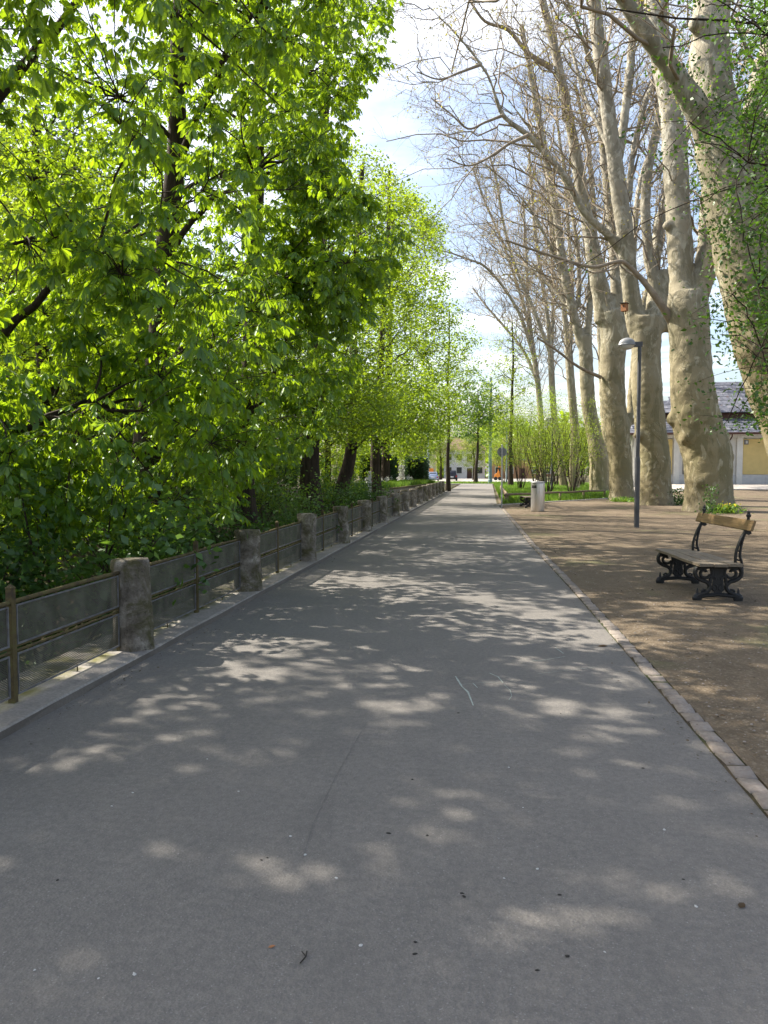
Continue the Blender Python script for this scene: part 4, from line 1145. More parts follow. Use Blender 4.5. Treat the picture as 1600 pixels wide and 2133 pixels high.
plane_tree('pale plane tree at the edge of the fenced lawn, fifth of the row', 53.8,
    [(1249, 1029, 46), (1248, 1000, 40), (1246, 950, 38), (1237, 900, 32), (1227, 850, 30), (1223, 800, 30), (1221, 750, 29), (1218, 700, 30)],
    [dict(p=[(1212, 720, 22), (1197, 660, 22), (1182, 600, 22), (1170, 530, 21), (1160, 450, 20), (1142, 350, 18), (1122, 250, 16), (1105, 150, 14), (1086, 50, 12)], dY=-1),
     dict(p=[(1180, 590, 11), (1140, 500, 10), (1100, 430, 8), (1055, 380, 6), (1010, 340, 5)], dY=-4),
     dict(p=[(1192, 650, 10), (1150, 600, 9), (1105, 560, 7), (1060, 540, 6), (1020, 500, 4)], dY=4),
     dict(p=[(1222, 720, 18), (1228, 640, 18), (1233, 560, 17), (1238, 480, 16), (1234, 400, 14), (1226, 310, 13)], dY=1),
     dict(p=[(1205, 640, 12), (1206, 560, 12), (1198, 480, 11), (1184, 400, 10), (1170, 320, 9)], dY=1.5),
     dict(p=[(1264, 1000, 24), (1262, 930, 20), (1258, 860, 18), (1254, 780, 17), (1250, 700, 16)], dY=3, Y=56)], 105, vox=.085, l2=.8, dens=1.5)
plane_tree('slender sunlit plane tree behind the lawn shrubs, sixth of the row', 64,
    [(1196, 1018, 24), (1197, 950, 20), (1198, 900, 18), (1193, 840, 17), (1188, 780, 17), (1184, 720, 16)],
    [dict(p=[(1184, 730, 13), (1176, 650, 13), (1166, 560, 12), (1150, 460, 11), (1138, 360, 10), (1128, 250, 8)], dY=-1),
     dict(p=[(1186, 740, 11), (1192, 650, 11), (1190, 560, 10), (1182, 450, 9), (1176, 340, 8)], dY=2)], 106, sides=12, remesh=False, l2=.9, dens=1.5)
plane_tree('leaning sunlit plane tree left of the sixth, behind the lawn shrubs', 73,
    [(1174, 1016, 17), (1168, 950, 14), (1156, 880, 13), (1150, 800, 13), (1147, 720, 12)],
    [dict(p=[(1146, 735, 9), (1110, 640, 9), (1075, 560, 8), (1050, 470, 7), (1035, 380, 6)], dY=-4),
     dict(p=[(1147, 730, 10), (1138, 640, 10), (1122, 540, 9), (1110, 430, 8), (1102, 320, 7)], dY=-1),
     dict(p=[(1148, 740, 9), (1152, 640, 8), (1150, 540, 8), (1144, 420, 7)], dY=2)], 107, sides=10, remesh=False, l2=.9, dens=1.5)
plane_tree('farthest thin plane tree of the row with wide bare crown', 84,
    [(1132, 1012, 14), (1130, 940, 12), (1126, 860, 12), (1118, 780, 11), (1106, 700, 10)],
    [dict(p=[(1112, 740, 9), (1085, 660, 8), (1050, 600, 7), (1010, 555, 6), (975, 540, 5)], dY=-6),
     dict(p=[(1118, 790, 8), (1090, 730, 7), (1050, 680, 6), (1015, 640, 5), (985, 600, 4)], dY=3),
     dict(p=[(1108, 700, 8), (1080, 600, 7), (1045, 500, 6), (1010, 420, 5), (985, 350, 4)], dY=-3),
     dict(p=[(1108, 720, 9), (1100, 620, 8), (1096, 520, 7), (1090, 420, 6)], dY=1)], 108, sides=10, remesh=False, l2=1.0, dens=1.5, H=24)

# leafy shoots growing on the nearest plane's trunk
tm = bpy.data.meshes[t1['trunk_mesh']]; n = len(tm.vertices)
co = np.empty(n * 3, np.float32); tm.vertices.foreach_get('co', co); co = co.reshape(-1, 3)
nv = np.empty(n * 3, np.float32); tm.vertices.foreach_get('normal', nv); nv = nv.reshape(-1, 3)
rg = np.random.default_rng(119)
dn = smooth_noise(co, 1.1, 5)
pool = np.where((co[:, 2] > 3.5) & (co[:, 2] < 16) & (dn > .05) & (nv[:, 1] < .3))[0]
pk = rg.choice(pool, 3000)
T = co[pk] + nv[pk] * rg.uniform(.02, .30, (len(pk), 1)) + rg.normal(size=(len(pk), 3)) * .06
V, F = scatter(KITE[0], KITE[1], frames(norm(rg.normal(size=(len(pk), 3)) + [0, 0, -.3]), norm(rg.normal(size=(len(pk), 3)) + nv[pk])) * rg.uniform(.06, .13, len(pk))[:, None, None], T)
o = link('shoots', mesh_np('shoots', V, F, M['sprig']), t1); o['kind'] = 'stuff'
for q in [q for q in bpy.data.objects if 'trunk_mesh' in q]: del q['trunk_mesh']

# small-leaved tree whose branches come in from the right, in front of the nearest plane
rg = np.random.default_rng(120)
N_ = 5200
u = 1640 - 520 * rg.random(N_) ** 1.7; v = rg.uniform(-80, 900, N_)
pr = np.clip((u - 1420) / 190, .0, 1) * np.where(v > 700, .8, 1) + np.where((u > 1170) & (u < 1440) & (v < 620), .07, 0)
pr *= .45 + .55 * (np.sin(u * .021 + v * .013) * np.sin(v * .017 - u * .008 + 1) > -.1)
kp = rg.random(N_) < pr; u, v = u[kp][:560], v[kp][:560]
P = np.array([W(a, b, c) for a, b, c in zip(u, v, rg.uniform(9.5, 14.5, len(u)))])
P = np.vstack([P, in_ellipsoids(120, [(8.6, 11.5, 7, 2.2, 2.6, 4)], rg)])
base = np.array([9.4, 11.5, 0.0])
root = tree_root('hornbeam_tree', tuple(base), 'small-leaved tree whose sprays hang in at the right edge before the planes')
grow(root, np.array([(9.4, 11.5, -.2), (9.2, 11.5, 2.5), (8.9, 11.6, 6), (8.7, 11.4, 10.5)]) - base, .16, P - base, rg, 16, 9, droop=.1, twig_r=.005)
small_leaves(root, P - base, rg, 15, .068, M['sprig'], (.15, .15, .10))

# ------------------------------------------------------------------ lawn with shrubs and rail fence, right of the path
LP = [(.82, 36.3), (7.0, 45.6), (8.9, 53), (13, 70), (15, 92), (1.0, 92), (.9, 59)]
sheet('lawn', LP, .035, M['lawn'])
mb = MB()
e0, e1 = np.array([.62, 35.9]), np.array([7.1, 45.2]); dd = norm((e1 - e0)[None])[0]; nn = np.array([-dd[1], dd[0]])
for a in range(9):
    p = e0 + (e1 - e0) * (a / 9 + .002); q = e0 + (e1 - e0) * ((a + 1) / 9 - .002)
    mb.add([(*p, -.05), (*q, -.05), (*(q + nn * .28), -.05), (*(p + nn * .28), -.05), (*p, .05), (*q, .05), (*(q + nn * .28), .05), (*(p + nn * .28), .05)],
           [(0, 1, 5, 4), (1, 2, 6, 5), (2, 3, 7, 6), (3, 0, 4, 7), (4, 5, 6, 7)])
tag(link('lawn_kerb', mb.mesh('lawn_kerb', M['paving'])), kind='structure')

def in_poly(x, y, poly):
    r = np.zeros(len(x), bool); j = len(poly) - 1
    for i in range(len(poly)):
        (xi, yi), (xj, yj) = poly[i], poly[j]
        c = ((yi > y) != (yj > y)) & (x < (xj - xi) * (y - yi) / (yj - yi + 1e-12) + xi); r ^= c; j = i
    return r
BLADE = (np.array([(0, -.5, 0), (0, .5, 0), (.12, .32, .6), (.3, 0, 1.0)], float), np.array([[0, 1, 2, 3]]))
def blades(name, x, y, z, h, w, mat, rg, label=None, parent=None):
    n = len(x); az = rg.uniform(0, 6.28, n); hs = h * rg.uniform(.5, 1.25, n); ws = np.full(n, w)
    Mx = np.zeros((n, 3, 3)); c, s = np.cos(az), np.sin(az)
    Mx[:, 0, 0] = c * hs; Mx[:, 1, 0] = s * hs; Mx[:, 0, 1] = -s * ws; Mx[:, 1, 1] = c * ws; Mx[:, 2, 2] = hs
    ac = Acc(); ac.add(*scatter(BLADE[0], BLADE[1], Mx, np.stack([x, y, z], 1)))
    o = link(name, ac.mesh(name, mat, False), parent); o['kind'] = 'stuff'
    if label: tag(o, label, 'grass')
    return o
rg = np.random.default_rng(130)
x = rg.uniform(.8, 15, 90000); y = 36 + 56 * rg.random(90000) ** 1.8; k = in_poly(x, y, LP); x, y = x[k], y[k]
blades('lawn_grass', x, y, np.full(len(x), .03), .30, .028, M['grass'], rg, 'tall fresh grass of the fenced lawn right of the path')
x = rg.uniform(-30, 25, 14000); y = rg.uniform(97.2, 105.8, 14000)
blades('strip_grass', x, y, np.full(len(x), .005), .25, .05, M['grass'], rg, 'grass strip across the far end of the path')

# multi-stemmed shrubs on the lawn
sh = [shrub(141, 'fresh', 2.2, 4.6, 13, 200, 22, .08, 'lawn_shrub', (.28, .28, .2)), shrub(142, 'fresh', 2.0, 5.4, 11, 200, 22, .08, 'lawn_shrub', (.3, .3, .22)), shrub(143, 'maple', 2.6, 6.4, 12, 260, 24, .09, 'lawn_shrub', (.36, .36, .26))]
sp_ = [(1140, 47.5, 0, 1.0, 'multi-stemmed fresh green shrub rising behind the litter bin'), (1192, 49.5, 1, 1.0, 'multi-stemmed shrub with bare lower stems left of the fifth plane'), (1085, 60, 2, 1.0, 'broad yellow-green shrub behind the round sign'),
       (1118, 66, 2, 1.15, 'taller yellow-green shrub behind the far street lamp'), (1160, 76, 0, 1.4, 'pale green shrub between the slender far planes'), (1212, 76, 1, 1.3, 'pale green shrub in the shade of the fifth plane'), (1050, 82, 2, .9, 'small yellow-green shrub at the far left corner of the lawn')]
used = set()
for (u, Y, kd, s, lab) in sp_:
    r = sh[kd] if kd not in used else copy_tree(sh[kd])
    used.add(kd); p = W(u, 1010, Y)
    r.location = (p[0], Y, .03); r.scale = (s, s, s); r.rotation_euler = (0, 0, random.uniform(0, 6.28))
    tag(r, lab, 'shrub', 'shrubs on the fenced lawn')

# low timber rail fence round the lawn
def rail_fence(A, B, n, label, z=.47):
    A, B = np.array(A), np.array(B); L = np.linalg.norm(B - A); ang = math.atan2(*(B - A)[::-1])
    root = empty('rail_fence', (A[0], A[1], 0), ang); tag(root, label, 'fence', 'low timber rails round the lawn')
    MB().tube([(t, .01 * math.sin(t * 3), z + .012 * math.sin(t * 1.7)) for t in np.linspace(-.1, L + .1, 20)], .055, 8, ref=(0, 1, 0)).build('rail', M['rail_wood'], root, smooth=True)
    pm_ = MB().tube([(0, 0, -.2), (0, 0, .2), (.01, 0, z - .03)], .06, 8, ref=(0, 1, 0)).mesh('post', M['rail_wood'], True)
    for k in range(n): link('post', pm_, root, (L * k / (n - 1), 0, 0))
c0 = (.98, 36.9)
rail_fence(c0, (6.9, 45.9), 5, 'low timber rail fence along the front of the lawn behind the bin')
rail_fence((1.08, 37.3), (1.15, 57), 8, 'low timber rail fence running along the path edge of the lawn')
# ------------------------------------------------------------------ bench
def arc(cx, cz, r, a0, a1, n=9, r1=None):
    r1 = r if r1 is None else r1
    return [(cx + (r + (r1 - r) * t) * math.cos(R(a0 + (a1 - a0) * t)), cz + (r + (r1 - r) * t) * math.sin(R(a0 + (a1 - a0) * t))) for t in np.linspace(0, 1, n)]
def bench_end():
    mb = MB(); Y3 = lambda pts: [(x, 0, z) for x, z in pts]
    bar = lambda pts, r=.013, fl=1.2: mb.tube(Y3(pts), r * 1.6, 8, fl, (0, 1, 0))
    sp = lambda pts: [tuple(p) for p in spline(np.array(pts), 5)]
    bar([(-.26, .425), (0, .415), (.27, .425)], .018)
    for s in (-1, 1):
        bar([(s*x, z) for x, z in sp([(.24, .42), (.275, .36), (.265, .29), (.20, .245), (.135, .22), (.10, .17), (.125, .11), (.19, .075), (.25, .045)])], .016)
        bar([(s*x, z) for x, z in arc(.165, .335, .075, 200, 520, 16, .02)], .012)
        bar([(s*x, z) for x, z in arc(.055, .255, .05, -60, 200, 12, .02)], .010)
        bar([(s*x, z) for x, z in arc(.045, .145, .045, 90, 360, 12, .018)], .009)
        bar([(s*x, z) for x, z in sp([(.09, .40), (.075, .33), (.09, .26), (.10, .18)])], .012)
        mb.lathe([(.012, -.02), (.055, -.01), (.062, .03), (.045, .065), (.018, .085), (.010, .13), (.002, .15)], 12, (s * .245, 0, .0), 1.0, .45)
        bar([(s*x, z) for x, z in arc(.165, .10, .035, 0, 300, 10, .014)], .009)
    bar([(-.24, .045), (-.1, .06), (0, .07), (.1, .06), (.24, .045)], .016)
    mb.prism([(-.075, .39), (-.09, .33), (-.06, .24), (-.07, .16), (-.045, .08), (.045, .08), (.07, .16), (.06, .24), (.09, .33), (.075, .39)], 'y', -.009, .009)
    mb.prism([(-.25, .41), (-.24, .365), (-.12, .385), (0, .37), (.12, .385), (.24, .365), (.25, .41)], 'y', -.010, .010)
    return mb.mesh('bench_end', M['iron'], False)
def bench_upright():
    mb = MB(); sp = lambda pts: [(p[0], 0, p[1]) for p in spline(np.array(pts), 5)]
    mb.tube(sp([(.205, .42), (.20, .52), (.215, .62), (.255, .74), (.305, .84), (.335, .93), (.345, 1.02)]), .017, 8, 1.3, (0, 1, 0))
    mb.tube(sp([(.285, .36), (.275, .47), (.255, .54), (.262, .64), (.285, .75), (.315, .84)]), .015, 8, 1.3, (0, 1, 0))
    mb.tube(sp([(.21, .50), (.24, .49), (.27, .48)]), .011, 8, 1.2, (0, 1, 0))
    mb.tube(sp([(.22, .62), (.24, .60), (.26, .60)]), .010, 8, 1.2, (0, 1, 0))
    mb.lathe([(.006, 0), (.026, .008), (.03, .03), (.016, .05), (.020, .062), (.003, .09)], 10, (.345, 0, 1.01))
    mb.prism([(.29, .825), (.35, .80), (.385, .82), (.37, .85), (.32, .86)], 'y', -.012, .012)
    return mb.mesh('upright', M['iron'], False)
be, bu = bench_end(), bench_upright()
def plank(l, w, t, seed, bow=.004):
    rr = random.Random(seed); mb = MB(); n = 9; V = []
    for i in range(n):
        y = -l + 2 * l * i / (n - 1); dz = bow * math.sin(3 * y + seed) + rr.uniform(-.0015, .0015)
        for x, z in ((-w, -t), (-w * .99, t * .7), (-w * .93, t), (w * .93, t), (w * .99, t * .7), (w, -t)): V.append((x, y, z + dz))
    F = [(a*6+b, a*6+(b+1) % 6, (a+1)*6+(b+1) % 6, (a+1)*6+b) for a in range(n-1) for b in range(6)] + [tuple(range(6)), tuple((n-1)*6 + k for k in range(5, -1, -1))]
    return mb.add(V, F)
def make_bench(loc, rz, label):
    root = empty('park_bench', loc, rz); tag(root, label, 'bench', 'cast iron park benches')
    for k, x in enumerate((-.195, -.02, .155)):
        plank(.90, .083, .017, k).build('seat_plank', M['wood'], root, (x, 0, .455))
    b = plank(.93, .066, .016, 9).build('back_plank', M['varnish'], root, (.325, 0, .93)); b.rotation_euler = (0, R(-72), 0)
    for y in (-.74, .74):
        link('leg', be, root, (0, y, .01)); link('upright', bu, root, (0, y, .01))
    return root
make_bench((2.77, 10.5, .015), R(4.5), 'wooden bench with ornate black iron legs on the earth square, nearest')
make_bench((1.93, 34.3, .015), R(6), 'black legged bench mostly hidden behind the steel litter bin')

# ------------------------------------------------------------------ street lamps
def lamp_post(loc, label):
    root = empty('street_lamp', loc); tag(root, label, 'lamp', 'street lamps on the square')
    MB().lathe([(.072, -.1), (.072, 1.9), (.066, 1.95), (.054, 2.0), (.050, 5.05), (.045, 5.07)], 18).build('pole', M['lamp_paint'], root, smooth=False)
    MB().box((-.20, -.05, 5.03), (.075, .05, 5.17)).build('arm', M['lamp_paint'], root, bevel=.012)
    prof = [(.20 * math.cos(R(a)), .19 * math.sin(R(a))) for a in np.linspace(0, 88, 9)]
    h = MB().lathe([(.206, -.025), (.21, 0)] + [(r, z) for r, z in prof], 26, (-.34, 0, 5.10), 1.15, .75).build('lamp_head', M['lamp_dome'], root, smooth=True)
    MB().lathe([(.02, -.145), (.10, -.125), (.15, -.085), (.19, -.03), (.195, -.02)], 26, (-.34, 0, 5.10), 1.12, .74).build('diffuser', M['lamp_glass'], h, smooth=True)
    MB().box((-.045, -.078, .45), (.045, -.045, .80)).build('service_hatch', M['lamp_paint'], root, bevel=.006)
    return root
lp = G(1326, 1100); lamp_post((lp[0], lp[1], 0), 'grey street lamp with domed head in front of the third plane tree')
lamp_post((4.59, 54.3, .03), 'distant grey street lamp standing among the lawn shrubs')

# ------------------------------------------------------------------ litter bin, sign, nest box
bp = G(1120, 1066)
root = empty('litter_bin', (bp[0], bp[1], 0)); tag(root, 'tall brushed steel litter bin on the earth square', 'bin')
def bin_ring(z, f):
    P = []
    for k in range(40):
        a = 2 * math.pi * k / 40; r = .265 * f * (1 - .05 * math.exp(-((a - 5.15) / .09) ** 2))
        P.append((r * math.cos(a), r * .92 * math.sin(a), z))
    return P
mb = MB(); V = []
rows = [(.03, .97), (.06, 1.0), (1.10, 1.0), (1.13, .995)]
for z, f in rows: V += bin_ring(z, f)
mb.add(V, [(i*40+k, i*40+(k+1) % 40, (i+1)*40+(k+1) % 40, (i+1)*40+k) for i in range(3) for k in range(40)] + [tuple(120 + k for k in range(40))])
bd = mb.build('body', M['steel'], root, smooth=False)
for p in bd.data.polygons: p.use_smooth = len(p.vertices) == 4
MB().lathe([(.262, 1.125), (.275, 1.13), (.277, 1.165), (.262, 1.18), (.21, 1.185), (.20, 1.14)], 32).build('rim', M['galv'], root, smooth=False)
MB().lathe([(.24, -.03), (.245, .028)], 32).build('base', M['dark'], root)
mb = MB(); V = []
for k in range(9):
    a = R(205 + 50 * k / 8)
    for r, z in ((.268, .93), (.268, 1.04), (.262, 1.04), (.262, .93)): V.append((r * math.cos(a), r * .925 * math.sin(a), z))
mb.add(V, [(a*4+b, a*4+(b+1) % 4, (a+1)*4+(b+1) % 4, (a+1)*4+b) for a in range(8) for b in range(4)]); mb.build('slot', M['dark'], root)

sg = G(1045, 1058)
root = empty('round_sign', (sg[0], sg[1], 0)); tag(root, 'back of a round grey traffic sign on a thin pole', 'sign')
MB().lathe([(.032, -.1), (.032, 2.72), (.02, 2.74)], 12).build('pole', M['galv'], root)
mb = MB()
V = []; n = 28
for y, r in ((.045, .205), (.045, .192), (.052, .205), (.052, .0)):
    for k in range(n): V.append((r * math.cos(2*math.pi*k/n), y, 2.42 + r * math.sin(2*math.pi*k/n)))
mb.add(V, [tuple(n + k for k in range(n))] + [(k, (k+1) % n, n+(k+1) % n, n+k) for k in range(n)] + [(k, (k+1) % n, 2*n+(k+1) % n, 2*n+k) for k in range(n)] + [tuple(2*n + k for k in range(n))])
mb.build('disc', M['sign_back'], root)
for z in (2.34, 2.50): MB().box((-.055, -.04, z - .015), (.055, .048, z + .015)).build('clamp', M['galv'], root)

nb_ = W(1301, 640, 36.3)
root = empty('nest_box', (nb_[0], nb_[1], nb_[2])); root.rotation_euler = (0, 0, R(-35)); tag(root, 'small reddish wooden nest box hung on a plane trunk', 'box')
b_ = MB().box((-.13, -.11, -.18), (.13, .11, .16)).build('box', M['box_wood'], root, bevel=.006)
MB().prism([(-.16, .175), (.16, .155), (.16, .18), (-.16, .205)], 'y', -.17, .14).build('roof', M['dark'], root)
MB().lathe([(.035, 0), (.035, .004)], 14).build('entrance_hole', M['dark'], b_, (0, -.1125, .03)).rotation_euler = (R(90), 0, 0)
MB().box((-.02, .112, -.3), (.02, .14, .3)).build('hanger', M['box_wood'], root)

# ------------------------------------------------------------------ pavilion at the right
PVX, PVY, PVZ = 20.6, 62.2, .52
pv = empty('pavilion', (PVX, PVY, PVZ)); tag(pv, 'low pavilion with ochre panels and stepped slate roof behind the planes', 'building')
hw, dp, wh = 9.2, 13, 3.95
wall = MB().box((-hw, 0, -.4), (hw, dp, wh)).build('wall', M['stucco'], pv)
MB().box((-hw - .02, -.06, -.4), (hw + .02, -.003, .78)).build('plinth', M['plinth'], pv)
for k in range(8): MB().box((-hw + .3 + k * 2.4, -.085, -.3), (-hw + 2.64 + k * 2.4, -.062, .76)).build('plinth_slab', M['plinth'], pv, bevel=.008)
for x in (-8.9, -5.9, -1.25, 2.75, 4.2, 8.9): MB().box((x - .22, -.17, -.4), (x + .22, -.09, wh - .02)).build('pilaster', M['stucco'], pv, bevel=.01)
for x0, x1 in ((-8.6, -6.2), (-1.0, 2.5), (4.5, 8.6)):
    p_ = MB().box((x0, -.075, .82), (x1, -.003, wh - .42)).build('panel', M['ochre'], pv)
MB().box((-5.4, -.07, .82), (-3.6, -.003, wh - .42)).build('door', M['lamp_paint'], pv)
pq = W(1555, 921, 62.1)
q_ = MB().box((-.16, -.03, -.18), (.16, .0, .18)).build('plaque', M['plaque'], pv, (pq[0] - PVX, -.078, pq[2] - PVZ))
MB().box((-.05, -.036, -.10), (.10, -.031, .12)).build('plaque_face', M['plinth'], q_)
MB().box((-hw - .05, -.30, wh - .32), (hw + .05, -.18, wh - .02)).build('frieze', M['stucco'], pv)
def hip(x0, x1, y0, y1, z0, tx0, tx1, ty0, ty1, z1):
    return MB().add([(x0, y0, z0), (x1, y0, z0), (x1, y1, z0), (x0, y1, z0), (tx0, ty0, z1), (tx1, ty0, z1), (tx1, ty1, z1), (tx0, ty1, z1)],
                    [(3, 2, 1, 0), (0, 1, 5, 4), (1, 2, 6, 5), (2, 3, 7, 6), (3, 0, 4, 7), (4, 5, 6, 7)])
rf = hip(-hw - .8, hw + .8, -.9, dp + .9, wh, -hw + 1.6, hw - 1.6, 1.7, dp - 1.7, wh + 1.25).build('roof', M['slate'], pv)
def slates(parent, x0, x1, y0, z0, tx0, tx1, ty0, z1, rows, per):
    """front slope laid course by course"""
    me = None
    for r_ in range(rows):
        t0, t1 = r_ / rows, (r_ + 1.12) / rows
        a0, a1 = x0 + (tx0 - x0) * t0, x1 + (tx1 - x1) * t0
        L = (a1 - a0) / per
        mb = MB()
        ya, yb = y0 + (ty0 - y0) * t0, y0 + (ty0 - y0) * min(1, t1); za, zb = z0 + (z1 - z0) * t0, z0 + (z1 - z0) * min(1, t1)
        rr = random.Random(r_ * 7 + per)
        for k in range(per):
            xa, xb = a0 + L * k + .01, a0 + L * (k + 1) - .01; dz = rr.uniform(.03, .05)
            mb.add([(xa, ya, za + dz), (xb, ya, za + dz), (xb, yb, zb + .012), (xa, yb, zb + .012), (xa, ya, za), (xb, ya, za)], [(0, 1, 2, 3), (4, 5, 1, 0)])
        o = mb.build('slate_course', M['slate'], parent)
slates(rf, -hw - .8, hw + .8, -.9, wh, -hw + 1.6, hw - 1.6, 1.7, wh + 1.25, 6, 26)
MB().box((-hw + 1.9, 2.0, wh + 1.2), (hw - 1.9, dp - 2.0, wh + 1.75)).build('clerestory', M['gutter'], pv)
r2 = hip(-hw + 1.3, hw - 1.3, 1.4, dp - 1.4, wh + 1.72, -2.2, 2.2, dp/2 - .4, dp/2 + .4, wh + 4.6).build('upper_roof', M['slate'], pv)
slates(r2, -hw + 1.3, hw - 1.3, 1.4, wh + 1.72, -2.2, 2.2, dp/2 - .4, wh + 4.6, 8, 22)
MB().tube([(x, -.97, wh - .02) for x in np.linspace(-hw - .85, hw + .85, 8)], .085, 10).build('gutter', M['gutter'], pv)
MB().tube([(-2.05, -.95, wh - .05), (-2.05, -.8, wh - .3), (-2.15, -.22, wh - .75), (-2.15, -.2, .0)], .05, 8, ref=(1, 0, 0)).build('downpipe', M['gutter'], pv)

# ------------------------------------------------------------------ garden wall, flower bed and hedges left of the path's end
A_, B_ = np.array([-5.5, 36.2]), np.array([-3.68, 59.4]); L_ = np.linalg.norm(B_ - A_)
root = empty('garden_wall', (A_[0], A_[1], 0), math.atan2(B_[1] - A_[1], B_[0] - A_[0])); tag(root, 'low mossy slab wall holding the flower bed beyond the fence', 'wall')
sl = MB().box((0, -.09, -.5), (L_ / 12 - .025, .09, .60)).mesh('slab', M['retaining'], bevel=.01)
for k in range(12): link('slab', sl, root, (k * L_ / 12, random.uniform(-.008, .008), random.uniform(-.01, .01)))
MB().tube([(t, .012 * math.sin(t * 2), .635 + .01 * math.sin(t * 1.3)) for t in np.linspace(-.05, L_, 24)], .062, 8, 1.7, (0, 1, 0)).build('coping', M['rail'], root, smooth=True)
bed = [(-5.5, 36.4), (-3.75, 59.4), (-3.75, 64), (-10, 64), (-12, 40), (-9, 36.4)]
sheet('flower_bed', bed, .55, M['soil'])
rg = np.random.default_rng(150)
t = rg.random(9000); off = rg.random(9000) ** 1.6 * 3.2
x = A_[0] + (B_[0] - A_[0]) * t - off - .12; y = A_[1] + (B_[1] - A_[1]) * t
blades('bed_leaves', x, y, np.full(len(x), .55), .42, .035, M['grass'], rg, 'strappy green leaves filling the flower bed above the wall')
fl_me = None
rgf = np.random.default_rng(151)
def flower_meshes():
    st = MB().tube([(0, 0, 0), (.01, 0, .25), (.0, .01, .45)], .008, 5, ref=(1, 0, 0)).mesh('stem', M['grass'])
    n = 26; T = np.stack([rgf.normal(size=n) * .035, rgf.normal(size=n) * .035, rgf.uniform(.36, .58, n)], 1)
    V, F = scatter(KITE[0], KITE[1], frames(norm(rgf.normal(size=(n, 3))), norm(rgf.normal(size=(n, 3)))) * .06, T)
    return st, mesh_np('petals', V, F, M['white_petal'])
st_me, pe_me = flower_meshes()
for k in range(22):
    tt = rgf.random(); o_ = rgf.uniform(.2, 2.4)
    r_ = empty('white_flower', (A_[0] + (B_[0] - A_[0]) * tt - o_, A_[1] + (B_[1] - A_[1]) * tt, .55)); r_.scale = (1.3,) * 3
    link('stem', st_me, r_); link('petals', pe_me, r_)['kind'] = 'stuff'
    tag(r_, 'small white flower spike standing in the flower bed', 'flower', 'white flowers in the bed')
cp = W(770, 1030, 36.0)
tag(MB().box((-.075, -.075, -.6), (.075, .075, 1.58)).build('concrete_post', M['plinth'], None, (cp[0], 36.0, 0), bevel=.01), 'pale square post at the start of the garden wall', 'post')

def hedge(x0, x1, y0, y1, z0, z1, label, seed):
    rg = np.random.default_rng(seed)
    root = empty('hedge', ((x0 + x1) / 2, (y0 + y1) / 2, z0)); tag(root, label, 'hedge')
    hx, hy, h = (x1 - x0) / 2, (y1 - y0) / 2, z1 - z0
    MB().box((-hx + .12, -hy + .12, -.1), (hx - .12, hy - .12, h - .12)).build('core', M['bark'], root)
    n = int(1500 * (hx * h + hx * hy * 2 + hy * h)); d = rg.integers(0, 4, n)
    a, b = rg.uniform(-1, 1, n), rg.random(n)
    T = np.stack([np.where(d == 0, -hx, np.where(d == 1, hx, a * hx)), np.where(d >= 2, np.where(d == 2, -hy, rg.uniform(-1, 1, n) * hy), a * hy), np.where(d == 3, h, b * h)], 1) + rg.normal(size=(n, 3)) * .07
    V, F = scatter(KITE[0], KITE[1], frames(norm(rg.normal(size=(n, 3))), norm(rg.normal(size=(n, 3)))) * rg.uniform(.07, .13, n)[:, None, None], T)
    o = link('foliage', mesh_np('foliage', V, F, M['hedge']), root); o['kind'] = 'stuff'
hedge(-8.4, -6.25, 52, 55, .5, 2.55, 'clipped dark green hedge left of the white blossom', 161)
hedge(-5.75, -4.35, 56, 58.6, .5, 2.5, 'clipped dark green hedge right of the white blossom', 162)
ws = shrub(163, 'white_petal', .45, 1.7, 7, 90, 14, .09, 'blossom_shrub', (.14, .14, .2)); ws.location = (-5.95, 57.5, .5)
tag(ws, 'narrow shrub covered in white blossom between the two dark hedges', 'shrub')

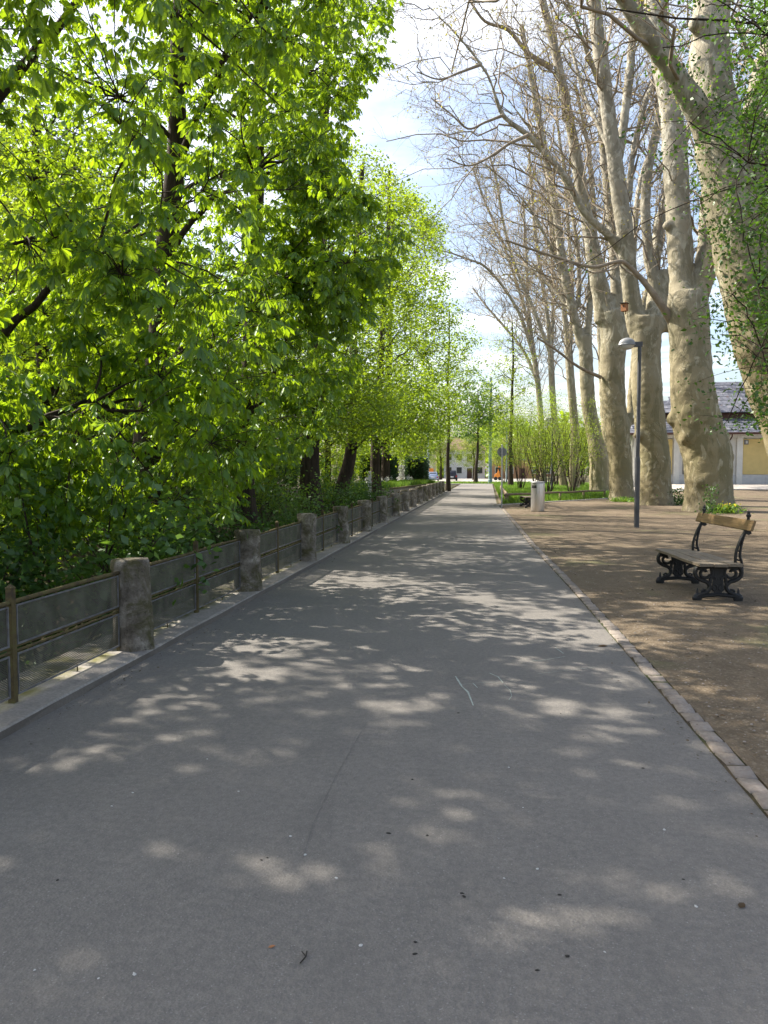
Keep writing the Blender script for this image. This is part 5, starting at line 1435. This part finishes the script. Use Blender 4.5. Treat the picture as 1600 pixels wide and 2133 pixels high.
# ------------------------------------------------------------------ far end: cars, masts, houses
def make_car(loc, rz, paint, label, suv):
    root = empty('parked_car', loc, rz); tag(root, label, 'car', 'cars parked beyond the path')
    h = 1.0 if suv else .86; H = 1.68 if suv else 1.45
    def loft(secs):
        V = []; n = len(secs[0])
        for s in secs: V += s
        return V, [(i*n+k, i*n+(k+1) % n, (i+1)*n+(k+1) % n, (i+1)*n+k) for i in range(len(secs)-1) for k in range(n)] + [tuple(range(n)), tuple((len(secs)-1)*n + k for k in range(n-1, -1, -1))]
    def sec(y, w, z0, z1): return [(-w, y, z0 + .08), (-w + .06, y, z0), (w - .06, y, z0), (w, y, z0 + .08), (w + .02, y, (z0 + z1) / 2), (w - .04, y, z1 - .03), (w - .12, y, z1), (-w + .12, y, z1), (-w + .04, y, z1 - .03), (-w - .02, y, (z0 + z1) / 2)]
    V, F = loft([sec(-2.2, .78, .34, h * .8), sec(-2.1, .86, .28, h), sec(-1.0, .88, .24, h), sec(.8, .88, .24, h), sec(1.5, .86, .26, h * .93), sec(2.15, .76, .34, h * .72)])
    body = MB().add(V, F).build('body', paint, root, smooth=True)
    V, F = loft([sec(-2.0 if suv else -1.75, .72, h - .04, h + .02), sec(-1.7 if suv else -1.1, .66, h - .04, H), sec(.2, .66, h - .04, H), sec(.95, .72, h - .04, h + .03)])
    cab = MB().add(V, F).build('cabin', paint, root, smooth=True)
    yb = -1.86 if suv else -1.45
    V = [(-.55, yb - .075, h + .10), (.55, yb - .075, h + .10), (.50, yb + .11, H - .10), (-.50, yb + .11, H - .10)]
    MB().add(V, [(0, 1, 2, 3)]).build('rear_window', M['glass'], root)
    for s in (-1, 1):
        MB().add([(s * .735, -1.2, h + .08), (s * .735, .55, h + .08), (s * .685, .15, H - .12), (s * .685, -1.2, H - .12)], [(0, 1, 2, 3)]).build('side_window', M['glass'], root)
        MB().box((s * .70 - .1, -2.225, h * .62), (s * .70 + .1, -2.16, h * .86)).build('tail_light', M['red_lens'], root)
        for y in (-1.35, 1.35):
            w_ = MB().lathe([(.2, -.1), (.32, -.1), (.335, -.06), (.335, .06), (.32, .1), (.2, .1)], 18).build('wheel', M['dark'], root, (s * .80, y, .335)); w_.rotation_euler = (0, R(90), 0)
            q = MB().lathe([(.02, .105), (.19, .105), (.20, .085)], 14).build('rim', M['galv'], w_)
            if s < 0: q.rotation_euler = (R(180), 0, 0)
    MB().box((-.26, -2.235, .58), (.26, -2.21, .70)).build('number_plate', M['plate'], root)
    MB().box((-.84, -2.27, .36), (.84, -2.17, .54)).build('bumper', M['dark'] if suv else paint, root, bevel=.03)
make_car((-5.4, 126, .002), R(4), M['car_black'], 'black car seen from behind beyond the end of the path', True)
make_car((-8.1, 121, .002), R(3), M['car_blue'], 'silver-blue car left of the black car', False)
make_car((-10.4, 117, .002), R(6), M['car_white'], 'pale car partly hidden behind the flower bed', False)

def mast(loc, h, r, mat, label, arm=0.0):
    root = empty('street_mast', loc); tag(root, label, 'pole', 'masts along the far street')
    MB().lathe([(r * 1.25, -.1), (r * 1.25, .5), (r, .55), (r * .7, h)], 14).build('pole', mat, root)
    MB().lathe([(r * .9, h), (r * .85, h + .06), (.01, h + .12)], 12).build('cap', M['galv'], root)
    if arm:
        MB().tube([(0, 0, h - .3), (-.5 * arm, 0, h + .1), (-arm, 0, h + .15)], .05, 8, ref=(0, 1, 0)).build('arm', mat, root)
        MB().box((-arm - .6, -.12, h + .08), (-arm, .12, h + .2)).build('lamp_head', mat, root, bevel=.03)
mast((-7.33, 100, 0), 11, .13, M['pale_mast'], 'pale blue street mast behind the end of the fence', 1.2)
mast((.67, 100, 0), 13.5, .23, M['teal_mast'], 'thick teal mast standing in the lawn strip')
mast((2.74, 100.5, 0), 11, .10, M['pale_mast'], 'thin pale mast right of the round sign', 1.0)

root = empty('site_container', (-9.7, 134, 0)); tag(root, 'small orange container behind the parked cars', 'container')
MB().box((-.8, -.6, .1), (.8, .6, 2.05)).build('body', M['orange'], root, bevel=.03)
for k in range(6): MB().box((-.72 + k * .26, -.64, .2), (-.60 + k * .26, -.605, 1.95)).build('rib', M['orange'], root)
MB().box((-.7, -.5, -.05), (.7, .5, .095)).build('skid', M['dark'], root)
root = empty('orange_machine', tuple(W(1037, 993, 132)[:2]) + (0,)); tag(root, 'orange wheeled building machine far beyond the path', 'machine')
MB().prism([(-.6, .5), (.5, .45), (.55, 1.2), (.5, 2.4), (.1, 2.4), (.0, 1.4), (-.55, .95)], 'y', -.5, .5).build('body', M['orange'], root, bevel=.02)
MB().box((.12, -.515, 1.6), (.46, -.505, 2.2)).build('window', M['glass'], root)
for x in (-.35, .35):
    for y in (-.45, .45):
        w_ = MB().lathe([(.15, -.1), (.30, -.1), (.32, 0), (.30, .1), (.15, .1)], 14).build('wheel', M['dark'], root, (x, y, .32)); w_.rotation_euler = (R(90), 0, 0)

def house(loc, w, d, h, rh, mat, label, nw, floors):
    root = empty('house', loc); tag(root, label, 'house', 'houses across the far street')
    MB().box((-w/2, 0, -.3), (w/2, d, h)).build('wall', mat, root)
    hip(-w/2 - .5, w/2 + .5, -.5, d + .5, h, -w/4, w/4, d/2 - .1, d/2 + .1, h + rh).build('roof', M['tile'], root)
    MB().box((w/5, d/2 - .4, h + rh * .4), (w/5 + .8, d/2 + .4, h + rh + .7)).build('chimney', M['tile'], root)
    for f in range(floors):
        for k in range(nw):
            x = -w/2 + w * (k + .5) / nw; z = 1.0 + f * 2.9
            if f == 0 and k == nw // 2:
                MB().box((x - .55, -.06, -.2), (x + .55, -.004, 2.2)).build('door', M['gutter'], root); continue
            fr = MB().box((x - .65, -.07, z), (x + .65, -.004, z + 1.5)).build('window', M['pale'], root)
            MB().box((x - .56, -.09, z + .09), (x + .56, -.072, z + 1.41)).build('pane', M['glass'], fr)
house((-17, 166, 0), 12, 10, 6.4, 3.2, M['cream'], 'cream house with brown roof behind the parked cars', 5, 2)
house((-4.5, 170, 0), 9, 9, 6.2, 3.0, M['pale'], 'pale white house straight beyond the black car', 4, 2)
house((8, 167, 0), 13, 10, 6.0, 3.4, M['rust'], 'orange-brown house right of the pale house', 5, 2)
house((44, 118, .3), 16, 12, 7.0, 3.6, M['pale'], 'pale house half hidden behind the plane trunks', 5, 2)

# street trees and background trees
fx = [(-14, 140, 1, 1.0, 'round yellow-green street tree before the cream house'), (-8.2, 143, 1, 1.05, 'yellow-green street tree above the black car'), (-2.0, 139, 1, .98, 'yellow-green street tree before the pale house'), (4.0, 144, 1, 1.08, 'yellow-green street tree right of the teal mast'),
      (9.2, 138, 1, .95, 'yellow-green street tree before the orange-brown house'), (15, 142, 1, 1.05, 'yellow-green street tree seen past the lawn shrubs'), (-22, 128, 0, .75, 'green tree left of the cream house'), (22, 112, 1, .8, 'pale tree seen between the fourth and fifth planes'),
      (17, 88, 1, .72, 'pale green tree behind the third and fourth planes'), (26, 92, 1, .85, 'pale green tree rising behind the pavilion roof'), (37, 88, 0, .95, 'green tree behind the right end of the pavilion'), (31, 108, 1, .95, 'taller pale tree behind the pavilion'), (10.5, 104, 1, .8, 'pale tree seen past the slender far planes'), (-16, 92, 0, .85, 'green tree behind the pale street mast'), (-8.5, 84, 1, .72, 'fresh green tree left of the path end')]
for x, y, kd, s, lab in fx:
    r = copy_tree(kinds[kd]); r.location = (x, y, float(ground_z(x, y)) if y < 60 else 0); r.scale = (s, s, s); r.rotation_euler = (0, 0, random.uniform(0, 6.28))
    r.name = 'street_tree'; r['label'] = lab; r['group'] = 'trees round the far street'
rg = np.random.default_rng(170)
n = 26000; x = rg.uniform(-170, 170, n); y = rg.uniform(182, 205, n)
top = 11 + 3.5 * np.sin(x * .13) + 2.5 * np.sin(x * .31 + 1) + 1.5 * np.sin(x * .77)
T = np.stack([x, y, rg.random(n) ** .8 * top], 1)
V, F = scatter(KITE[0], KITE[1], frames(norm(rg.normal(size=(n, 3))), norm(rg.normal(size=(n, 3)) + [0, 0, .6])) * rg.uniform(.9, 1.9, n)[:, None, None], T)
tag(link('distant_wood', mesh_np('distant_wood', V, F, M['maple'])), 'band of distant green trees closing the view behind the houses', 'wood', kind='stuff')

# ------------------------------------------------------------------ small things at the trunks and on the ground
def clump(loc, r, h, n, mat, size, label, cat, name, petals=0, seed=0):
    rg = np.random.default_rng(seed); root = empty(name, loc); tag(root, label, cat)
    T = np.stack([rg.normal(size=n) * r * .5, rg.normal(size=n) * r * .5, rg.random(n) ** 1.4 * h], 1)
    V, F = scatter(KITE[0], KITE[1], frames(norm(rg.normal(size=(n, 3)) + [0, 0, .3]), norm(rg.normal(size=(n, 3)) + [0, 0, 1])) * rg.uniform(.6, 1.3, n)[:, None, None] * size, T)
    o = link('foliage', mesh_np('foliage', V, F, M[mat]), root); o['kind'] = 'stuff'
    if petals:
        T = np.stack([rg.normal(size=petals) * r * .4, rg.normal(size=petals) * r * .4, h * rg.uniform(.8, 1.3, petals)], 1)
        V, F = scatter(KITE[0], KITE[1], frames(norm(rg.normal(size=(petals, 3))), norm(rg.normal(size=(petals, 3)))) * .09, T)
        link('petals', mesh_np('petals', V, F, M['yellow_petal']), root)['kind'] = 'stuff'
p = G(1404, 1052); clump((p[0], p[1], 0), .9, .75, 900, 'ivy', .11, 'dark ivy clump at the foot of the third plane tree', 'ivy', 'ivy_clump', 0, 181)
p = G(1512, 1070); clump((p[0], p[1], 0), .55, .32, 420, 'grass', .12, 'little green clump with yellow flowers at the second plane', 'flowers', 'flower_clump', 34, 182)
p = G(1478, 1072); clump((p[0], p[1] , 0), .30, 1.1, 300, 'ivy', .09, 'thin ivy climbing the foot of the second plane', 'ivy', 'climbing_ivy', 0, 183)
p = G(1300, 1046); clump((p[0], p[1], 0), .7, .22, 420, 'grass', .12, 'grass tuft at the foot of the fourth plane', 'grass', 'grass_tuft', 0, 184)

# loose grit on the earth square
rg = np.random.default_rng(190)
n = 5000; y = 3 + 22 * rg.random(n) ** 1.5; x = redge(y) + .22 + rg.random(n) ** 1.2 * (1.5 + .35 * y)
OCT = (np.array([(-1, -.7, -.3), (1, -.8, -.3), (.8, .9, -.3), (-.9, .7, -.3), (-.45, -.35, .55), (.5, -.4, .5), (.4, .45, .6), (-.5, .35, .5)]), np.array([(4, 5, 6, 7), (0, 1, 5, 4), (1, 2, 6, 5), (2, 3, 7, 6), (3, 0, 4, 7)]))
az = rg.uniform(0, 6.28, n); s = .0035 + .0075 * rg.random(n) ** 3
Mx = np.zeros((n, 3, 3)); Mx[:, 0, 0] = np.cos(az); Mx[:, 0, 1] = -np.sin(az); Mx[:, 1, 0] = np.sin(az); Mx[:, 1, 1] = np.cos(az); Mx[:, 2, 2] = .7
V, F = scatter(OCT[0], OCT[1], Mx * s[:, None, None], np.stack([x, y, plaza_z(x, y) + .016 + .014 * wob(x, y, 1.4)], 1))
tag(link('loose_grit', mesh_np('loose_grit', V, F, M['sett'])), 'loose grit scattered over the brown earth beside the path', 'gravel', kind='stuff')
n = 1500; y = 3 + 30 * rg.random(n) ** 1.3; x = redge(y) + .2 + rg.random(n) ** 1.4 * 7
T = np.stack([x, y, plaza_z(x, y) + .026 + .014 * wob(x, y, 1.4)], 1)
n2 = 700; y2 = 2 + 26 * rg.random(n2) ** 1.4; s2 = rg.random(n2) < .5
x2 = np.where(s2, redge(y2) + .06 - np.abs(rg.normal(size=n2)) * .14, -2.84 + np.abs(rg.normal(size=n2)) * .12)
T = np.vstack([T, np.stack([x2, y2, np.full(n2, .008)], 1)]); n = n + n2
V, F = scatter(KITE[0], KITE[1], frames(norm(rg.normal(size=(n, 3)) * [1, 1, .15]), norm(rg.normal(size=(n, 3)) * .25 + [0, 0, 1])) * np.concatenate([rg.uniform(.015, .045, n - n2), rg.uniform(.008, .026, n2)])[:, None, None], T)
tag(link('leaf_litter', mesh_np('leaf_litter', V, F, M['dry_leaf'])), 'fine brown leaf litter strewn over the earth square', 'litter', kind='stuff')

def path_top(x, y):
    t = (x + 2.88) / (float(redge(y)) + 2.90); return .012 * (1 - (2*t-1)**2) - .006
def crumb(seed, r, flat):
    rr = random.Random(seed); mb = MB(); n = 7; V = [(0, 0, r * flat)]
    for k in range(n):
        a = 2 * math.pi * k / n; q = r * rr.uniform(.6, 1.25); V.append((q * math.cos(a), q * .7 * math.sin(a), .0))
    for k in range(n):
        a = 2 * math.pi * k / n; V.append((V[1+k][0] * .6, V[1+k][1] * .6, r * flat * .8))
    return mb.add(V, [(1+k, 1+(k+1) % n, 1+n+(k+1) % n, 1+n+k) for k in range(n)] + [(1+n+k, 1+n+(k+1) % n, 0) for k in range(n)] + [tuple(range(n, 0, -1))])
dk = [crumb(s, .010, .3).mesh('dark_crumb', M['stain']) for s in range(3)]
wh_ = [crumb(9 + s, .0085, .3).mesh('white_petal', M['white_crumb']) for s in range(3)]
for i, (u, v) in enumerate([(545, 1795), (557, 1790), (963, 1864), (966, 1870), (865, 1966), (865, 1991), (1165, 1866), (120, 1836), (1215, 1534), (1424, 1832), (1182, 1994), (1120, 2024), (375, 1358), (1168, 1487), (1275, 1412), (955, 1487), (890, 1743), (810, 1739), (1340, 1600), (859, 1626)]):
    g = G(u, v); o = link('dark_crumb', dk[i % 3], None, (g[0], g[1], path_top(g[0], g[1]) + .001)); s = random.uniform(.6, 1.2); o.scale = (s, s, s); o.rotation_euler = (0, 0, random.uniform(0, 6))
    tag(o, 'tiny dark crumb lying on the asphalt path', 'debris', 'dark crumbs on the asphalt')
for i, (u, v) in enumerate([(233, 1681), (277, 1653), (605, 1745), (635, 1784), (701, 1832), (752, 1973), (1260, 1985), (205, 2042), (72, 2024), (1450, 1888), (1090, 1684), (1120, 1812), (280, 2033), (432, 1583), (497, 1651), (1384, 1728), (1050, 1832), (1060, 1600)]):
    g = G(u, v); o = link('white_petal', wh_[i % 3], None, (g[0], g[1], path_top(g[0], g[1]) + .001)); s = random.uniform(.6, 1.25); o.scale = (s, s, s); o.rotation_euler = (0, 0, random.uniform(0, 6))
    tag(o, 'tiny white petal lying on the asphalt path', 'petal', 'white petals on the asphalt')
def dry_leaf(u, v, s, rz, label, mat='dry_leaf'):
    g = G(u, v); V = np.array([(0, 0, .004), (.35, -.28, .03), (.7, -.22, .05), (1, 0, .02), (.7, .25, .06), (.35, .3, .02), (.5, 0, .0)]) * s
    o = link('fallen_leaf', mesh_np('fallen_leaf', V, [np.array([(0, 1, 6), (1, 2, 6), (2, 3, 6), (3, 4, 6), (4, 5, 6), (5, 0, 6)])], M[mat]), None, (g[0], g[1], path_top(g[0], g[1]) + .003)); o.rotation_euler = (0, 0, rz)
    tag(o, label, 'leaf', 'fallen leaves on the path')
dry_leaf(1245, 1346, .10, .3, 'curled brown leaf on the asphalt beside the setts')
dry_leaf(1542, 1892, .045, 1.0, 'dark crumpled leaf on the asphalt near the right edge')
dry_leaf(558, 1979, .026, .5, 'tiny orange-brown leaf scrap in the near foreground', 'box_wood')
g = G(630, 2000); tw = MB().tube([(0, 0, .004), (.012, .03, .008), (.008, .06, .006)], .0025, 5, ref=(1, 0, 0)).tube([(.012, .03, .007), (-.008, .055, .007)], .002, 5, ref=(1, 0, 0)).build('fallen_twig', M['stain'], None, (g[0], g[1] - .03, path_top(g[0], g[1])))
tag(tw, 'small forked twig lying on the asphalt in the foreground', 'twig')
